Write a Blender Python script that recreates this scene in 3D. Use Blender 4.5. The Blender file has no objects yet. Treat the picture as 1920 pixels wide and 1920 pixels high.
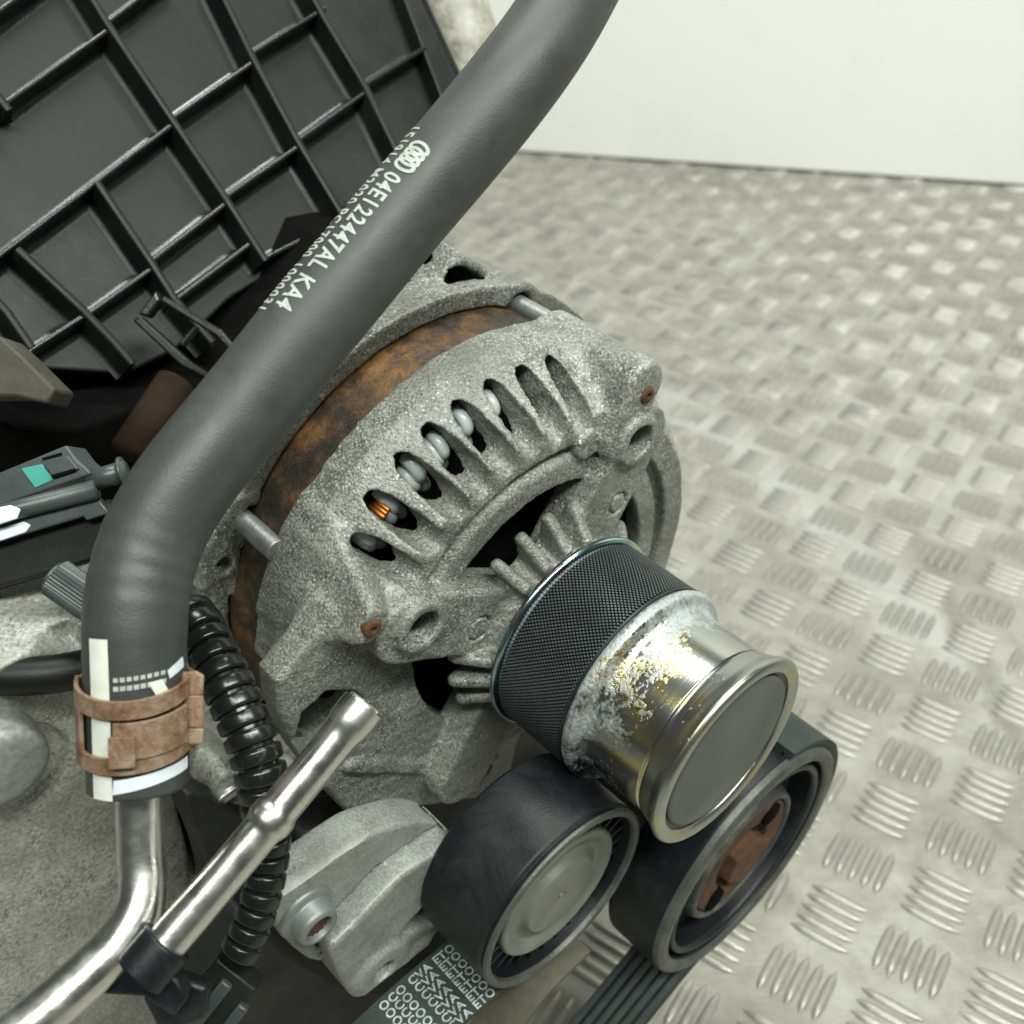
import bpy, bmesh, math, random
import numpy as np
import openvdb
from mathutils import Vector

random.seed(7)
rng = np.random.default_rng(7)
scene = bpy.context.scene
COL = scene.collection

# ------------------------------------------------------------------ camera
F_PX = 2059.0                      # focal length in pixels of the 1920 px photograph
PITCH = math.radians(35.0)
CAM_H = 0.41
cp, sp = math.cos(PITCH), math.sin(PITCH)
R = np.array([1, 0, 0.]); U = np.array([0, sp, cp]); D = np.array([0, cp, -sp])
CAM = np.array([0, 0, CAM_H])

cam = bpy.data.cameras.new('camera')
cam.sensor_width = 36.0
cam.lens = 36.0 * F_PX / 1920.0
cam.clip_start = 0.01
cam.clip_end = 50.0
cam.dof.use_dof = True
cam.dof.focus_distance = 0.272
cam.dof.aperture_fstop = cam.lens / 2.2      # about 2.2 mm wide pupil, like a phone lens
cam_o = bpy.data.objects.new('camera', cam)
cam_o.location = CAM
cam_o.rotation_euler = (math.pi / 2 - PITCH, 0, 0)
COL.objects.link(cam_o)
scene.camera = cam_o

# ------------------------------------------------------------------ light
world = bpy.data.worlds.new('World'); scene.world = world
world.use_nodes = True
wb = world.node_tree.nodes['Background']
wb.inputs['Color'].default_value = (0.92, 1.0, 0.94, 1)
wb.inputs['Strength'].default_value = 0.07

def area(name, loc, target, sx, sy, power, color):
    l = bpy.data.lights.new(name, 'AREA'); l.shape = 'RECTANGLE'
    l.size, l.size_y = sx, sy; l.energy = power; l.color = color
    o = bpy.data.objects.new(name, l); o.location = loc
    d = Vector(target) - Vector(loc)
    o.rotation_euler = d.to_track_quat('-Z', 'Y').to_euler()
    COL.objects.link(o)
    return o
area('ceiling_panel_light', (-0.10, -0.70, 1.8), (-0.05, 0.3, 0.2), 1.3, 0.22, 25, (0.945, 1.0, 0.93))
area('ceiling_panel_light', (1.05, -0.35, 2.0), (0.5, 0.9, 0.2), 1.3, 0.22, 35, (0.965, 1.0, 0.925))
area('ceiling_panel_light', (0.1, 0.85, 2.2), (0.1, 0.5, 0.1), 1.4, 0.20, 27, (0.945, 1.0, 0.925))

scene.view_settings.view_transform = 'Standard'
scene.view_settings.look = 'None'
scene.view_settings.exposure = 0.22
scene.cycles.max_bounces = 5
scene.cycles.diffuse_bounces = 3
scene.cycles.glossy_bounces = 3
scene.view_settings.gamma = 1.0

# ------------------------------------------------------------------ frames
def ray(p):
    p = np.atleast_2d(np.asarray(p, float))
    return ((p[:, 0] - 960) / F_PX)[:, None] * R + ((960 - p[:, 1]) / F_PX)[:, None] * U + D
def PX(x, y, d):                   # world point seen at pixel (x, y) at depth d
    return CAM + ray((x, y))[0] * d
def hit(p, P, n):
    r = ray(p); t = ((P - CAM) @ n) / (r @ n)
    return CAM + r * t[:, None]
# engine frame: C = centre of the alternator pulley's front face, N = shaft direction
C = np.array([0.05697764, 0.19683092, 0.19547407])
N = np.array([0.6802843, -0.72854441, -0.08022666])
V = np.array([0, 0, 1.]) - N[2] * N; V /= np.linalg.norm(V)
W = np.cross(V, N)                 # to the right, seen from the front
BAS = np.array([W, V, N])
def eng(q):                        # engine millimetres -> world metres
    return C + (np.asarray(q, float) * 0.001) @ BAS
def loc(p, z):                     # pixel(s) -> engine (x, y) mm on the plane z (mm)
    Q = (hit(p, C + N * z * 0.001, N) - C) * 1000
    return np.c_[Q @ W, Q @ V]

# ------------------------------------------------------------------ helpers
ORG = {}
def setup(o, parent, origin):
    COL.objects.link(o)
    if parent is not None:
        o.parent = parent
        o.location = Vector(origin - ORG[parent.name])
    else:
        o.location = Vector(origin)
    ORG[o.name] = np.array(origin, float)
def tag(o, label, cat, group=None):
    o['label'] = label; o['category'] = cat
    if group: o['group'] = group
    return o
def thing(name, label, cat, origin, group=None):
    o = bpy.data.objects.new(name, None)
    o.empty_display_size = 0.01
    setup(o, None, np.asarray(origin, float))
    return tag(o, label, cat, group)
def mesh_obj(name, vf, mat, parent=None, smooth=True, bevel=0, origin=None, flat_angle=None):
    v, f = vf
    v = np.asarray(v, float)
    if origin is None:
        origin = ORG[parent.name] if parent is not None else np.array([v[:, 0].mean(), v[:, 1].mean(), v[:, 2].min()])
    me = bpy.data.meshes.new(name)
    if isinstance(f, np.ndarray):
        k = f.shape[1]
        vv = (v - origin).astype(np.float32)
        me.vertices.add(len(vv)); me.vertices.foreach_set('co', vv.ravel())
        me.loops.add(f.size); me.loops.foreach_set('vertex_index', f.astype(np.int32).ravel())
        me.polygons.add(len(f)); me.polygons.foreach_set('loop_start', np.arange(0, f.size, k, dtype=np.int32))
        me.update(calc_edges=True); me.validate()
    else:
        me.from_pydata((v - origin).tolist(), [], [list(q) for q in f])
    me.materials.append(mat)
    if smooth:
        me.polygons.foreach_set('use_smooth', [True] * len(me.polygons))
        if flat_angle is not None:
            me.set_sharp_from_angle(angle=math.radians(flat_angle))
    o = bpy.data.objects.new(name, me)
    setup(o, parent, origin)
    if bevel:
        m = o.modifiers.new('bevel', 'BEVEL'); m.width = bevel; m.segments = 3 if bevel > .0009 else 2
        m.limit_method = 'ANGLE'; m.angle_limit = math.radians(35)
    return o
def join(parts):
    vs, fs, n = [], [], 0
    for v, f in parts:
        vs.append(np.asarray(v, float)); fs += [[i + n for i in q] for q in f]; n += len(v)
    return np.vstack(vs), fs
def catmull(pts, per=10):
    P = np.asarray(pts, float); P = np.vstack([2 * P[0] - P[1], P, 2 * P[-1] - P[-2]])
    out = []
    for i in range(1, len(P) - 2):
        for t in np.linspace(0, 1, per, endpoint=False):
            a, b, c, d = P[i - 1:i + 3]
            out.append(.5 * (2 * b + (c - a) * t + (2 * a - 5 * b + 4 * c - d) * t * t + (3 * b - a - 3 * c + d) * t ** 3))
    out.append(P[-2]); return np.array(out)
def frames(P, ref):
    T = np.gradient(P, axis=0); T /= np.linalg.norm(T, axis=1)[:, None]
    A = np.zeros_like(P); a = np.asarray(ref, float)
    for i in range(len(P)):
        a = a - (a @ T[i]) * T[i]; a /= np.linalg.norm(a); A[i] = a
    return T, A, np.cross(T, A)
def tube(P, r, seg=24, cap=True, ref=(0, 0, 1)):
    P = np.asarray(P, float); r = np.broadcast_to(r, len(P))
    T, A, B = frames(P, ref)
    th = np.linspace(0, 2 * math.pi, seg, endpoint=False)
    v = (P[:, None] + r[:, None, None] * (np.cos(th)[None, :, None] * A[:, None] + np.sin(th)[None, :, None] * B[:, None])).reshape(-1, 3)
    f = [[i * seg + j, i * seg + (j + 1) % seg, (i + 1) * seg + (j + 1) % seg, (i + 1) * seg + j]
         for i in range(len(P) - 1) for j in range(seg)]
    if cap:
        f.append(list(range(seg))[::-1]); f.append([(len(P) - 1) * seg + j for j in range(seg)])
    return v, f
def lathe(prof, ctr=(0, 0), seg=128, closed=False):     # profile of (r, z) mm about an engine-parallel axis at ctr
    prof = np.asarray(prof, float)
    th = np.linspace(0, 2 * math.pi, seg, endpoint=False)
    q = np.stack([ctr[0] + prof[:, 0][:, None] * np.cos(th), ctr[1] + prof[:, 0][:, None] * np.sin(th),
                  np.repeat(prof[:, 1][:, None], seg, 1)], -1).reshape(-1, 3)
    n = len(prof)
    f = [[i * seg + j, i * seg + (j + 1) % seg, ((i + 1) % n) * seg + (j + 1) % seg, ((i + 1) % n) * seg + j]
         for i in range(n if closed else n - 1) for j in range(seg)]
    return eng(q), f
def rprof(pts, rad=0.6, k=4):                            # round the corners of an open profile
    pts = [np.array(p, float) for p in pts]; out = [pts[0]]
    for i in range(1, len(pts) - 1):
        a, b, c = pts[i - 1:i + 2]
        la, lc = np.linalg.norm(a - b), np.linalg.norm(c - b)
        d = min(rad, la * .45, lc * .45)
        p, q = b + (a - b) / la * d, b + (c - b) / lc * d
        for t in np.linspace(0, 1, k): out.append((1 - t) ** 2 * p + 2 * t * (1 - t) * b + t * t * q)
    out.append(pts[-1]); return np.array(out)
def prism(poly, z0, z1, O=None, B=None):                 # polygon extruded; engine mm by default
    poly = np.asarray(poly, float)
    if poly.shape[0] and np.sum(poly[:, 0] * np.roll(poly[:, 1], -1) - np.roll(poly[:, 0], -1) * poly[:, 1]) < 0: poly = poly[::-1]
    n = len(poly)
    q = np.vstack([np.c_[poly, np.full(n, z0)], np.c_[poly, np.full(n, z1)]])
    v = eng(q) if O is None else O + (q * .001) @ B
    f = [list(range(n))[::-1], list(range(n, 2 * n))] + [[i, (i + 1) % n, n + (i + 1) % n, n + i] for i in range(n)]
    return v, f
def box(a, b, z0, z1, O, B):
    return prism([(a[0], a[1]), (b[0], a[1]), (b[0], b[1]), (a[0], b[1])], z0, z1, O, B)
def smooth_poly(pts, per=5):
    P = np.asarray(pts, float); n = len(P); out = []
    for i in range(n):
        a, b, c, d = P[(i - 1) % n], P[i], P[(i + 1) % n], P[(i + 2) % n]
        for t in np.linspace(0, 1, per, endpoint=False):
            out.append(.5 * (2 * b + (c - a) * t + (2 * a - 5 * b + 4 * c - d) * t * t + (3 * b - a - 3 * c + d) * t ** 3))
    return np.array(out)

# --- solid castings: distance fields meshed with OpenVDB (engine millimetres)
class Field:
    def __init__(s, lo, hi, h):
        s.h, s.lo = h, np.array(lo, float)
        ax = [np.arange(l, u, h, dtype=np.float32) for l, u in zip(lo, hi)]
        s.X = ax[0][:, None, None]; s.Y = ax[1][None, :, None]; s.Z = ax[2][None, None, :]
        s.x2, s.y2 = ax[0][:, None], ax[1][None, :]
        s.shape = tuple(len(a) for a in ax)
    def poly(s, P):
        P = np.asarray(P, np.float32); x, y = s.x2, s.y2
        d = np.full(s.shape[:2], 1e9, np.float32); sg = np.ones(s.shape[:2], np.float32)
        for i in range(len(P)):
            a, b = P[i], P[i - 1]; e = b - a
            wx, wy = x - a[0], y - a[1]
            t = np.clip((wx * e[0] + wy * e[1]) / (e @ e + 1e-9), 0, 1)
            d = np.minimum(d, (wx - e[0] * t) ** 2 + (wy - e[1] * t) ** 2)
            c1 = y >= a[1]; c2 = y < b[1]; c3 = (e[0] * wy) > (e[1] * wx)
            flip = (c1 & c2 & c3) | (~c1 & ~c2 & ~c3)
            sg = np.where(flip, -sg, sg)
        return sg * np.sqrt(d)
    def seg(s, a, b, r):
        a, b = np.float32(a), np.float32(b); e = b - a
        wx, wy = s.x2 - a[0], s.y2 - a[1]
        t = np.clip((wx * e[0] + wy * e[1]) / (e @ e + 1e-9), 0, 1)
        return np.sqrt((wx - e[0] * t) ** 2 + (wy - e[1] * t) ** 2) - np.float32(r)
    def ext(s, d2, z0, z1, rd=0.0):
        w = d2[:, :, None] + rd; q = np.abs(s.Z - np.float32((z0 + z1) / 2)) - np.float32((z1 - z0) / 2 - rd)
        return np.minimum(np.maximum(w, q), 0) + np.sqrt(np.maximum(w, 0) ** 2 + np.maximum(q, 0) ** 2) - rd
    def rev(s, P, ctr=(0, 0)):
        P = np.asarray(P, np.float32); rr = np.hypot(s.x2 - ctr[0], s.y2 - ctr[1])
        st = 0.25; rt = np.arange(0, rr.max() + 1, st, dtype=np.float32)
        g = object.__new__(Field); g.x2, g.y2, g.shape = rt[:, None], s.Z[0], (len(rt), s.Z.shape[2], 1)
        T = g.poly(P).astype(np.float32)
        i = (rr / st).astype(int); fr = (rr / st - i)[:, :, None].astype(np.float32)
        return T[i] * (1 - fr) + T[np.minimum(i + 1, len(rt) - 1)] * fr
    def noise(s, amp, wl, seed):
        r = np.random.default_rng(seed); out = 0
        for k in range(5):
            d = r.normal(size=3); d /= np.linalg.norm(d); w = 2 * math.pi / (wl * r.uniform(.7, 1.5))
            out = out + np.sin((d[0] * s.X + d[1] * s.Y + d[2] * s.Z) * np.float32(w) + np.float32(r.uniform(0, 6)))
        return out * np.float32(amp / 3)
    def mesh(s, d):
        d = np.ascontiguousarray(d, np.float32)
        b = np.float32(3 * s.h); d = np.clip(d, -b, b)
        d[0], d[-1], d[:, 0], d[:, -1], d[:, :, 0], d[:, :, -1] = (b,) * 6
        g = openvdb.FloatGrid(float(b)); g.copyFromArray(d)
        p, q = g.convertToQuads(0.0)
        p = p.astype(float) * s.h + s.lo
        a, b2, c = p[q[:, 0]], p[q[:, 1]], p[q[:, 2]]
        if np.einsum('ij,ij->i', a, np.cross(b2, c)).sum() < 0: q = q[:, ::-1]
        return eng(p), np.ascontiguousarray(q)
def smin(a, b, k):
    h = np.maximum(k - np.abs(a - b), 0) / k
    return np.minimum(a, b) - h * h * np.float32(k * .25)
def smax(a, b, k): return -smin(-a, -b, k)

# ------------------------------------------------------------------ materials
class Mat:
    def __init__(s, name):
        s.m = bpy.data.materials.new(name); s.m.use_nodes = True
        s.nt = s.m.node_tree; s.b = s.nt.nodes['Principled BSDF']
        s.tc = s.nt.nodes.new('ShaderNodeTexCoord').outputs['Object']
    def put(s, sock, v):
        if isinstance(v, bpy.types.NodeSocket): s.nt.links.new(v, sock)
        elif v is not None:
            if isinstance(v, (tuple, list)) and len(v) == 3 and sock.type == 'RGBA': v = (*v, 1)
            if isinstance(v, (int, float)) and sock.type == 'RGBA': v = (v, v, v, 1)
            sock.default_value = v
    def noise(s, scale, detail=4, rough=.55, dist=0., vec=None):
        n = s.nt.nodes.new('ShaderNodeTexNoise'); s.put(n.inputs['Vector'], vec or s.tc)
        for k, v in (('Scale', scale), ('Detail', detail), ('Roughness', rough), ('Distortion', dist)): n.inputs[k].default_value = v
        return n.outputs['Fac']
    def voro(s, scale, feat='F1', vec=None, rnd=1.):
        n = s.nt.nodes.new('ShaderNodeTexVoronoi'); n.feature = feat; s.put(n.inputs['Vector'], vec or s.tc)
        n.inputs['Scale'].default_value = scale; n.inputs['Randomness'].default_value = rnd
        return n.outputs['Distance']
    def ramp(s, fac, stops, interp='LINEAR'):
        n = s.nt.nodes.new('ShaderNodeValToRGB'); s.put(n.inputs['Fac'], fac); cr = n.color_ramp; cr.interpolation = interp
        while len(cr.elements) < len(stops): cr.elements.new(.5)
        for e, (p, c) in zip(cr.elements, stops):
            e.position = p; e.color = (c, c, c, 1) if isinstance(c, (int, float)) else (*c, 1)
        return n.outputs['Color']
    def mix(s, fac, a, b, mode='MIX'):
        n = s.nt.nodes.new('ShaderNodeMix'); n.data_type = 'RGBA'; n.blend_type = mode
        s.put(n.inputs[0], fac); s.put(n.inputs[6], a); s.put(n.inputs[7], b); return n.outputs[2]
    def math(s, op, a, b=None):
        n = s.nt.nodes.new('ShaderNodeMath'); n.operation = op; s.put(n.inputs[0], a)
        if b is not None: s.put(n.inputs[1], b)
        return n.outputs[0]
    def mapping(s, scale=(1, 1, 1), rot=(0, 0, 0), vec=None):
        n = s.nt.nodes.new('ShaderNodeMapping'); s.put(n.inputs['Vector'], vec or s.tc)
        n.inputs['Scale'].default_value = scale; n.inputs['Rotation'].default_value = rot; return n.outputs[0]
    def bump(s, h, strength=.5, dist=.001, prev=None):
        n = s.nt.nodes.new('ShaderNodeBump'); n.inputs['Strength'].default_value = strength; n.inputs['Distance'].default_value = dist
        s.put(n.inputs['Height'], h)
        if prev is not None: s.put(n.inputs['Normal'], prev)
        return n.outputs[0]
    def out(s, color=None, rough=None, metal=None, normal=None, **kw):
        for k, v in (('Base Color', color), ('Roughness', rough), ('Metallic', metal), ('Normal', normal)):
            if v is not None: s.put(s.b.inputs[k], v)
        for k, v in kw.items(): s.put(s.b.inputs[{'specular_ior_level': 'Specular IOR Level'}.get(k, k)], v)
        return s.m

def m_cast(name, lo=(.09, .094, .08), mid=(.238, .247, .217), hi=(.48, .495, .445), grain=1300, dirt=(.05, .045, .031), bump=1.0, metal=.2, speck=.55):
    m = Mat(name)
    big = m.noise(30, 3, .6, .4); fine = m.noise(grain, 2, .6); med = m.noise(130, 4, .7, .3)
    base = m.ramp(m.math('ADD', m.math('MULTIPLY', fine, .5), m.math('MULTIPLY', med, .5)), [(.36, lo), (.5, mid), (.64, hi)])
    dm = m.ramp(m.math('ADD', m.math('MULTIPLY', big, .55), m.math('MULTIPLY', med, .45)), [(.47, 0.), (.60, .85)])
    col = m.mix(dm, base, m.mix(fine, dirt, mid))
    vor = m.voro(grain * .6)
    spm = m.math('MULTIPLY', m.ramp(vor, [(.17, 1.), (.27, 0.)]), m.math('MULTIPLY', m.ramp(m.math('ADD', m.math('MULTIPLY', med, .6), m.math('MULTIPLY', big, .4)), [(.44, 1.), (.54, .1)]), speck))
    col = m.mix(spm, col, (.84, .87, .80))
    h = m.math('ADD', m.math('MULTIPLY', fine, .5), m.math('MULTIPLY', med, .55))
    nb = m.bump(h, .85 * bump, .0008)
    return m.out(col, m.ramp(fine, [(.3, .32), (.7, .6)]), metal, nb)
def m_plain(name, col, rough=.5, metal=0., var=.15, scale=120, bump=.0, bscale=900, **kw):
    m = Mat(name)
    n = m.noise(scale, 5, .6)
    c = m.mix(m.ramp(n, [(.3, 0.), (.7, 1.)]), tuple(x * (1 - var) for x in col), tuple(min(1, x * (1 + var)) for x in col))
    r = m.ramp(m.noise(scale * .6, 4), [(.3, max(.03, rough - .1)), (.7, min(1, rough + .1))])
    nb = m.bump(m.noise(bscale, 3), bump, .0006) if bump else None
    return m.out(c, r, metal, nb, **kw)
def m_worn(name, col, scuff, rough, amt, scale=45, bump=.15, spec=.5):
    m = Mat(name); a = m.noise(scale, 6, .7, .5); b = m.noise(scale * .3, 3, .5)
    msk = m.ramp(m.math('ADD', m.math('MULTIPLY', a, .6), m.math('MULTIPLY', b, .4)), [(.48, 0.), (.66, amt)])
    n = m.noise(1600, 2)
    return m.out(m.mix(msk, col, scuff), m.ramp(a, [(.35, rough - .07), (.65, rough + .1)]), 0., m.bump(n, bump, .0005), **{'specular_ior_level': spec})
def m_rust(name, shades, scale=140, rough=.75, metal=.15, bump=.6):
    m = Mat(name)
    a = m.noise(scale, 8, .74, .3); b = m.noise(scale * .3, 4, .6, .3); c = m.noise(scale * 7, 3, .6)
    f = m.math('ADD', m.math('MULTIPLY', a, .6), m.math('MULTIPLY', b, .4))
    k = len(shades)
    col = m.ramp(f, [(.34 + .32 * i / (k - 1), s) for i, s in enumerate(shades)])
    col = m.mix(.35, col, m.mix(c, (.02, .015, .01), (.4, .3, .18)), 'OVERLAY')
    nb = m.bump(m.math('ADD', a, m.math('MULTIPLY', c, .4)), bump, .0008)
    return m.out(col, m.ramp(a, [(.35, rough - .15), (.65, min(1, rough + .1))]), metal, nb)

M = {}
M['cast'] = m_cast('cast_aluminium')
M['cast_rear'] = m_cast('cast_aluminium_rear', grain=1100, speck=.6)
M['cast_block'] = m_cast('cast_aluminium_block', lo=(.19, .187, .16), mid=(.42, .42, .37), hi=(.62, .625, .57), grain=900, dirt=(.085, .08, .06), bump=.5, speck=.35)
M['cast_arm'] = m_cast('cast_aluminium_arm', lo=(.22, .23, .21), mid=(.31, .325, .30), hi=(.42, .44, .40), grain=1300, bump=.25, speck=.1, metal=.2)
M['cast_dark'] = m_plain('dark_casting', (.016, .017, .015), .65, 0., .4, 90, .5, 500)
M['rust_stator'] = m_rust('rusty_laminations', [(.02, .022, .024), (.035, .034, .032), (.06, .047, .033), (.13, .075, .036), (.26, .135, .045), (.36, .22, .08)], 130, .5, .2)
M['rust_orange'] = m_rust('orange_rust', [(.02, .011, .008), (.06, .028, .015), (.14, .065, .03), (.24, .135, .07)], 160, .8, .05)
M['rust_bolt'] = m_rust('rusty_bolt', [(.03, .014, .008), (.12, .055, .025), (.22, .115, .06)], 700, .85, .05)
M['rust_clamp'] = m_rust('rusty_spring_steel', [(.06, .032, .02), (.20, .11, .06), (.31, .20, .13), (.37, .32, .27), (.36, .20, .08)], 240, .65, .25, .5)
M['black_plastic'] = m_worn('black_plastic', (.006, .0075, .0068), (.024, .027, .024), .46, .7, 26, .1, .3)
M['black_gloss'] = m_plain('black_moulded_plastic', (.010, .012, .011), .26, 0, .3, 60, .1, 700)
M['rib_gloss'] = m_plain('black_rib_plastic', (.014, .017, .016), .24, 0, .3, 60, .08, 700)
M['grey_plastic'] = m_plain('grey_plastic', (.05, .062, .062), .40, 0, .2, 90, .1, 900)
M['hole_shade'] = m_plain('painted_hole_shade', (.004, .004, .004), .9, specular_ior_level=.05)  # near-black without sheen: shade inside openings put into the colour
M['rubber'] = m_worn('matte_rubber', (.042, .046, .0445), (.08, .085, .08), .48, .6, 40, .14)
M['print_white'] = m_plain('white_print', (.42, .44, .40), .6, 0, .2, 700)
M['belt_print'] = m_plain('worn_belt_print', (.30, .34, .32), .7, 0, .5, 600)
M['paint_white'] = m_plain('white_paint_mark', (.72, .74, .66), .5, 0, .08, 300)
M['paint_blue'] = m_plain('cool_white_paint', (.70, .76, .82), .45, 0, .06, 300)
M['green'] = m_plain('green_plastic', (.05, .30, .25), .45, 0, .1, 200)
M['steel'] = m_plain('bright_steel', (.64, .635, .59), .31, 1., .06, 260, .05, 900)
M['steel_dull'] = m_plain('dull_steel', (.42, .43, .40), .38, .9, .15, 200, .15, 700)
M['steel_bolt'] = m_plain('zinc_bolt', (.24, .26, .255), .5, .5, .12, 200, .12, 600)
M['rod'] = m_plain('through_bolt_steel', (.30, .31, .31), .45, .7, .25, 160, .2, 700)
M['cap'] = m_plain('grey_cap_plastic', (.07, .077, .071), .42, 0, .06, 60, .06, 1500)
M['cap_pale'] = m_plain('pale_cap', (.17, .178, .15), .45, .2, .2, 90, .1, 900)
M['coat_black'] = m_plain('black_coating', (.013, .016, .017), .38, 0, .2, 200)
M['knurl'] = m_plain('knurl_lit_tops', (.085, .098, .10), .36, .2, .2, 300)
M['pulley_black'] = m_worn('black_pulley_plastic', (.007, .009, .0105), (.04, .044, .043), .40, .5, 60, .12, .3)
M['hub'] = m_worn('grimy_hub', (.03, .035, .036), (.20, .18, .13), .5, .8, 90, .3)
M['pulley_rim'] = m_plain('worn_pulley_rim', (.085, .09, .08), .45, .4, .3, 150, .2, 700)
M['belt'] = m_plain('belt_rubber', (.018, .026, .025), .65, 0, .3, 150, .3, 900)
M['belt_back'] = m_plain('dusty_belt_fabric', (.10, .09, .06), .8, 0, .35, 90, .3, 900)
M['copper'] = m_plain('copper_wire', (.45, .17, .04), .4, .8, .1, 300)
M['resin'] = m_plain('white_resin', (.50, .54, .54), .22, 0, .12, 200)
M['cream'] = m_cast('cream_casting', lo=(.28, .27, .22), mid=(.40, .39, .32), hi=(.5, .49, .42), grain=400, bump=.3, metal=.05, speck=.1)
M['brown'] = m_plain('brown_tube', (.02, .012, .007), .8, 0, .3, 80, specular_ior_level=.1)
M['olive'] = m_plain('olive_grey_part', (.055, .052, .036), .7, 0, .3, 120, .3, 500)

def m_zinc(name, stops, c0, c1, rr=(.2, .32), bias=0.):
    m = Mat(name)
    dn = m.nt.nodes.new('ShaderNodeVectorMath'); dn.operation = 'DOT_PRODUCT'; m.put(dn.inputs[0], m.tc); dn.inputs[1].default_value = tuple(N)
    off = m.math('MULTIPLY', m.math('SUBTRACT', .0835, dn.outputs['Value']), bias)
    big = m.noise(26, 3, .6, .6); mid_ = m.noise(70, 4, .6, .8); fine = m.noise(900, 3, .65)
    tint = m.ramp(m.math('ADD', m.math('MULTIPLY', big, .7), m.math('MULTIPLY', mid_, .3)), stops)
    cor = m.ramp(m.math('ADD', m.math('MULTIPLY', m.noise(75, 6, .75, .2), .75), m.math('ADD', m.math('MULTIPLY', fine, .25), off)), [(c0, 0.), (c1, 1.)])
    col = m.mix(cor, tint, m.mix(fine, (.26, .29, .29), (.52, .56, .56)))
    lines = m.nt.nodes.new('ShaderNodeTexNoise'); lines.noise_dimensions = '1D'; m.put(lines.inputs['W'], dn.outputs['Value']); lines.inputs['Scale'].default_value = 3500
    rough = m.mix(cor, m.ramp(lines.outputs['Fac'], [(.3, rr[0]), (.7, rr[1])]), .62)
    metal = m.mix(cor, 1., .35)
    nb = m.bump(m.math('ADD', m.math('MULTIPLY', fine, m.math('ADD', m.math('MULTIPLY', cor, .8), .05)), m.math('MULTIPLY', lines.outputs['Fac'], .06)), .5, .0006)
    return m.out(col, rough, metal, nb)
M['zinc'] = m_zinc('yellow_zinc_plating', [(.34, (.24, .30, .33)), (.43, (.38, .41, .41)), (.51, (.44, .45, .40)), (.56, (.52, .44, .19)), (.59, (.42, .38, .36)), (.66, (.30, .36, .40))], .535, .66, (.17, .27), 9.)
M['zinc_dull'] = m_zinc('dull_zinc_plating', [(.36, (.34, .36, .35)), (.50, (.38, .39, .36)), (.55, (.44, .39, .24)), (.60, (.36, .33, .35)), (.66, (.33, .36, .38))], .56, .70, (.26, .38))
def m_rim():
    m = Mat('tempered_steel_rim'); n = m.noise(45, 3, .6)
    c = m.ramp(n, [(.32, (.20, .13, .07)), (.45, (.30, .24, .28)), (.55, (.35, .55, .60)), (.66, (.55, .60, .50))])
    return m.out(c, .2, 1.)
M['rim'] = m_rim()
def m_floor():
    m = Mat('worn_aluminium_tread')
    a = m.noise(5, 4, .6); b = m.noise(45, 6, .7, .4); f = m.noise(500, 3, .6)
    base = m.ramp(m.math('ADD', m.math('MULTIPLY', a, .4), m.math('MULTIPLY', b, .6)), [(.36, (.20, .192, .158)), (.5, (.295, .288, .242)), (.64, (.385, .378, .328))])
    stain = m.ramp(m.math('ADD', m.math('MULTIPLY', m.noise(2.2, 3, .6, .5), .55), m.math('MULTIPLY', m.noise(14, 5, .65, .8), .45)), [(.46, 0.), (.62, .8)])
    col = m.mix(stain, base, (.17, .15, .115))
    xyz = m.nt.nodes.new('ShaderNodeSeparateXYZ'); m.put(xyz.inputs[0], m.tc); X, Y = xyz.outputs[0], xyz.outputs[1]
    # grime held between the raised bars of every other group
    an = math.radians(55.5); ka = math.pi / .0352
    def lat(cx, cy): return m.math('COSINE', m.math('MULTIPLY', m.math('ADD', m.math('MULTIPLY', m.math('SUBTRACT', X, .195), cx), m.math('MULTIPLY', m.math('SUBTRACT', Y, .371), cy)), ka))
    chk = m.math('MULTIPLY', lat(math.cos(an), math.sin(an)), lat(math.sin(an), -math.cos(an)))
    chk = m.math('ADD', chk, m.math('MULTIPLY', m.math('SUBTRACT', b, .5), .5))
    gr = m.math('MULTIPLY', m.ramp(chk, [(.22, 0.), (.5, 1.)]), m.ramp(m.noise(6, 5, .65), [(.40, .0), (.64, .75)]))
    col = m.mix(gr, col, (.135, .125, .098))
    gr2 = m.math('MULTIPLY', m.ramp(m.math('MULTIPLY', chk, -1.), [(.3, 0.), (.55, .35)]), m.noise(9, 3))
    col = m.mix(gr2, col, (.15, .14, .11))
    # worn track and the dark scuff beside it
    k2, k1, k0 = np.polyfit([.439, .498, .556, .63, .694, .778, .876], [.243, .231, .215, .171, .144, .093, .042], 2)
    trk = m.math('ADD', m.math('ADD', m.math('MULTIPLY', m.math('MULTIPLY', Y, Y), float(k2)), m.math('MULTIPLY', Y, float(k1))), float(k0))
    dv = m.math('ADD', m.math('SUBTRACT', X, trk), m.math('MULTIPLY', m.math('SUBTRACT', b, .5), .05))
    col = m.mix(m.math('MULTIPLY', m.ramp(m.math('ABSOLUTE', dv), [(.0, 1.), (.035, 0.)]), .6), col, (.44, .44, .405))
    dd = m.math('ADD', m.math('ABSOLUTE', m.math('SUBTRACT', X, .254)), m.math('MULTIPLY', m.math('SUBTRACT', b, .5), .03))
    near = m.ramp(Y, [(.50, 1.), (.60, 0.)])
    col = m.mix(m.math('MULTIPLY', m.math('MULTIPLY', m.ramp(dd, [(.003, 1.), (.011, 0.)]), near), .7), col, (.15, .135, .10))
    scr = m.noise(60, 3, .6, 0, m.mapping((1, 14, 1), (0, 0, .6)))
    col = m.mix(m.ramp(scr, [(.58, 0.), (.72, .35)]), col, (.42, .42, .385))
    return m.out(col, m.ramp(b, [(.35, .36), (.65, .6)]), .1, m.bump(m.math('ADD', f, scr), .25, .0006))
M['floor'] = m_floor()
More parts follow.
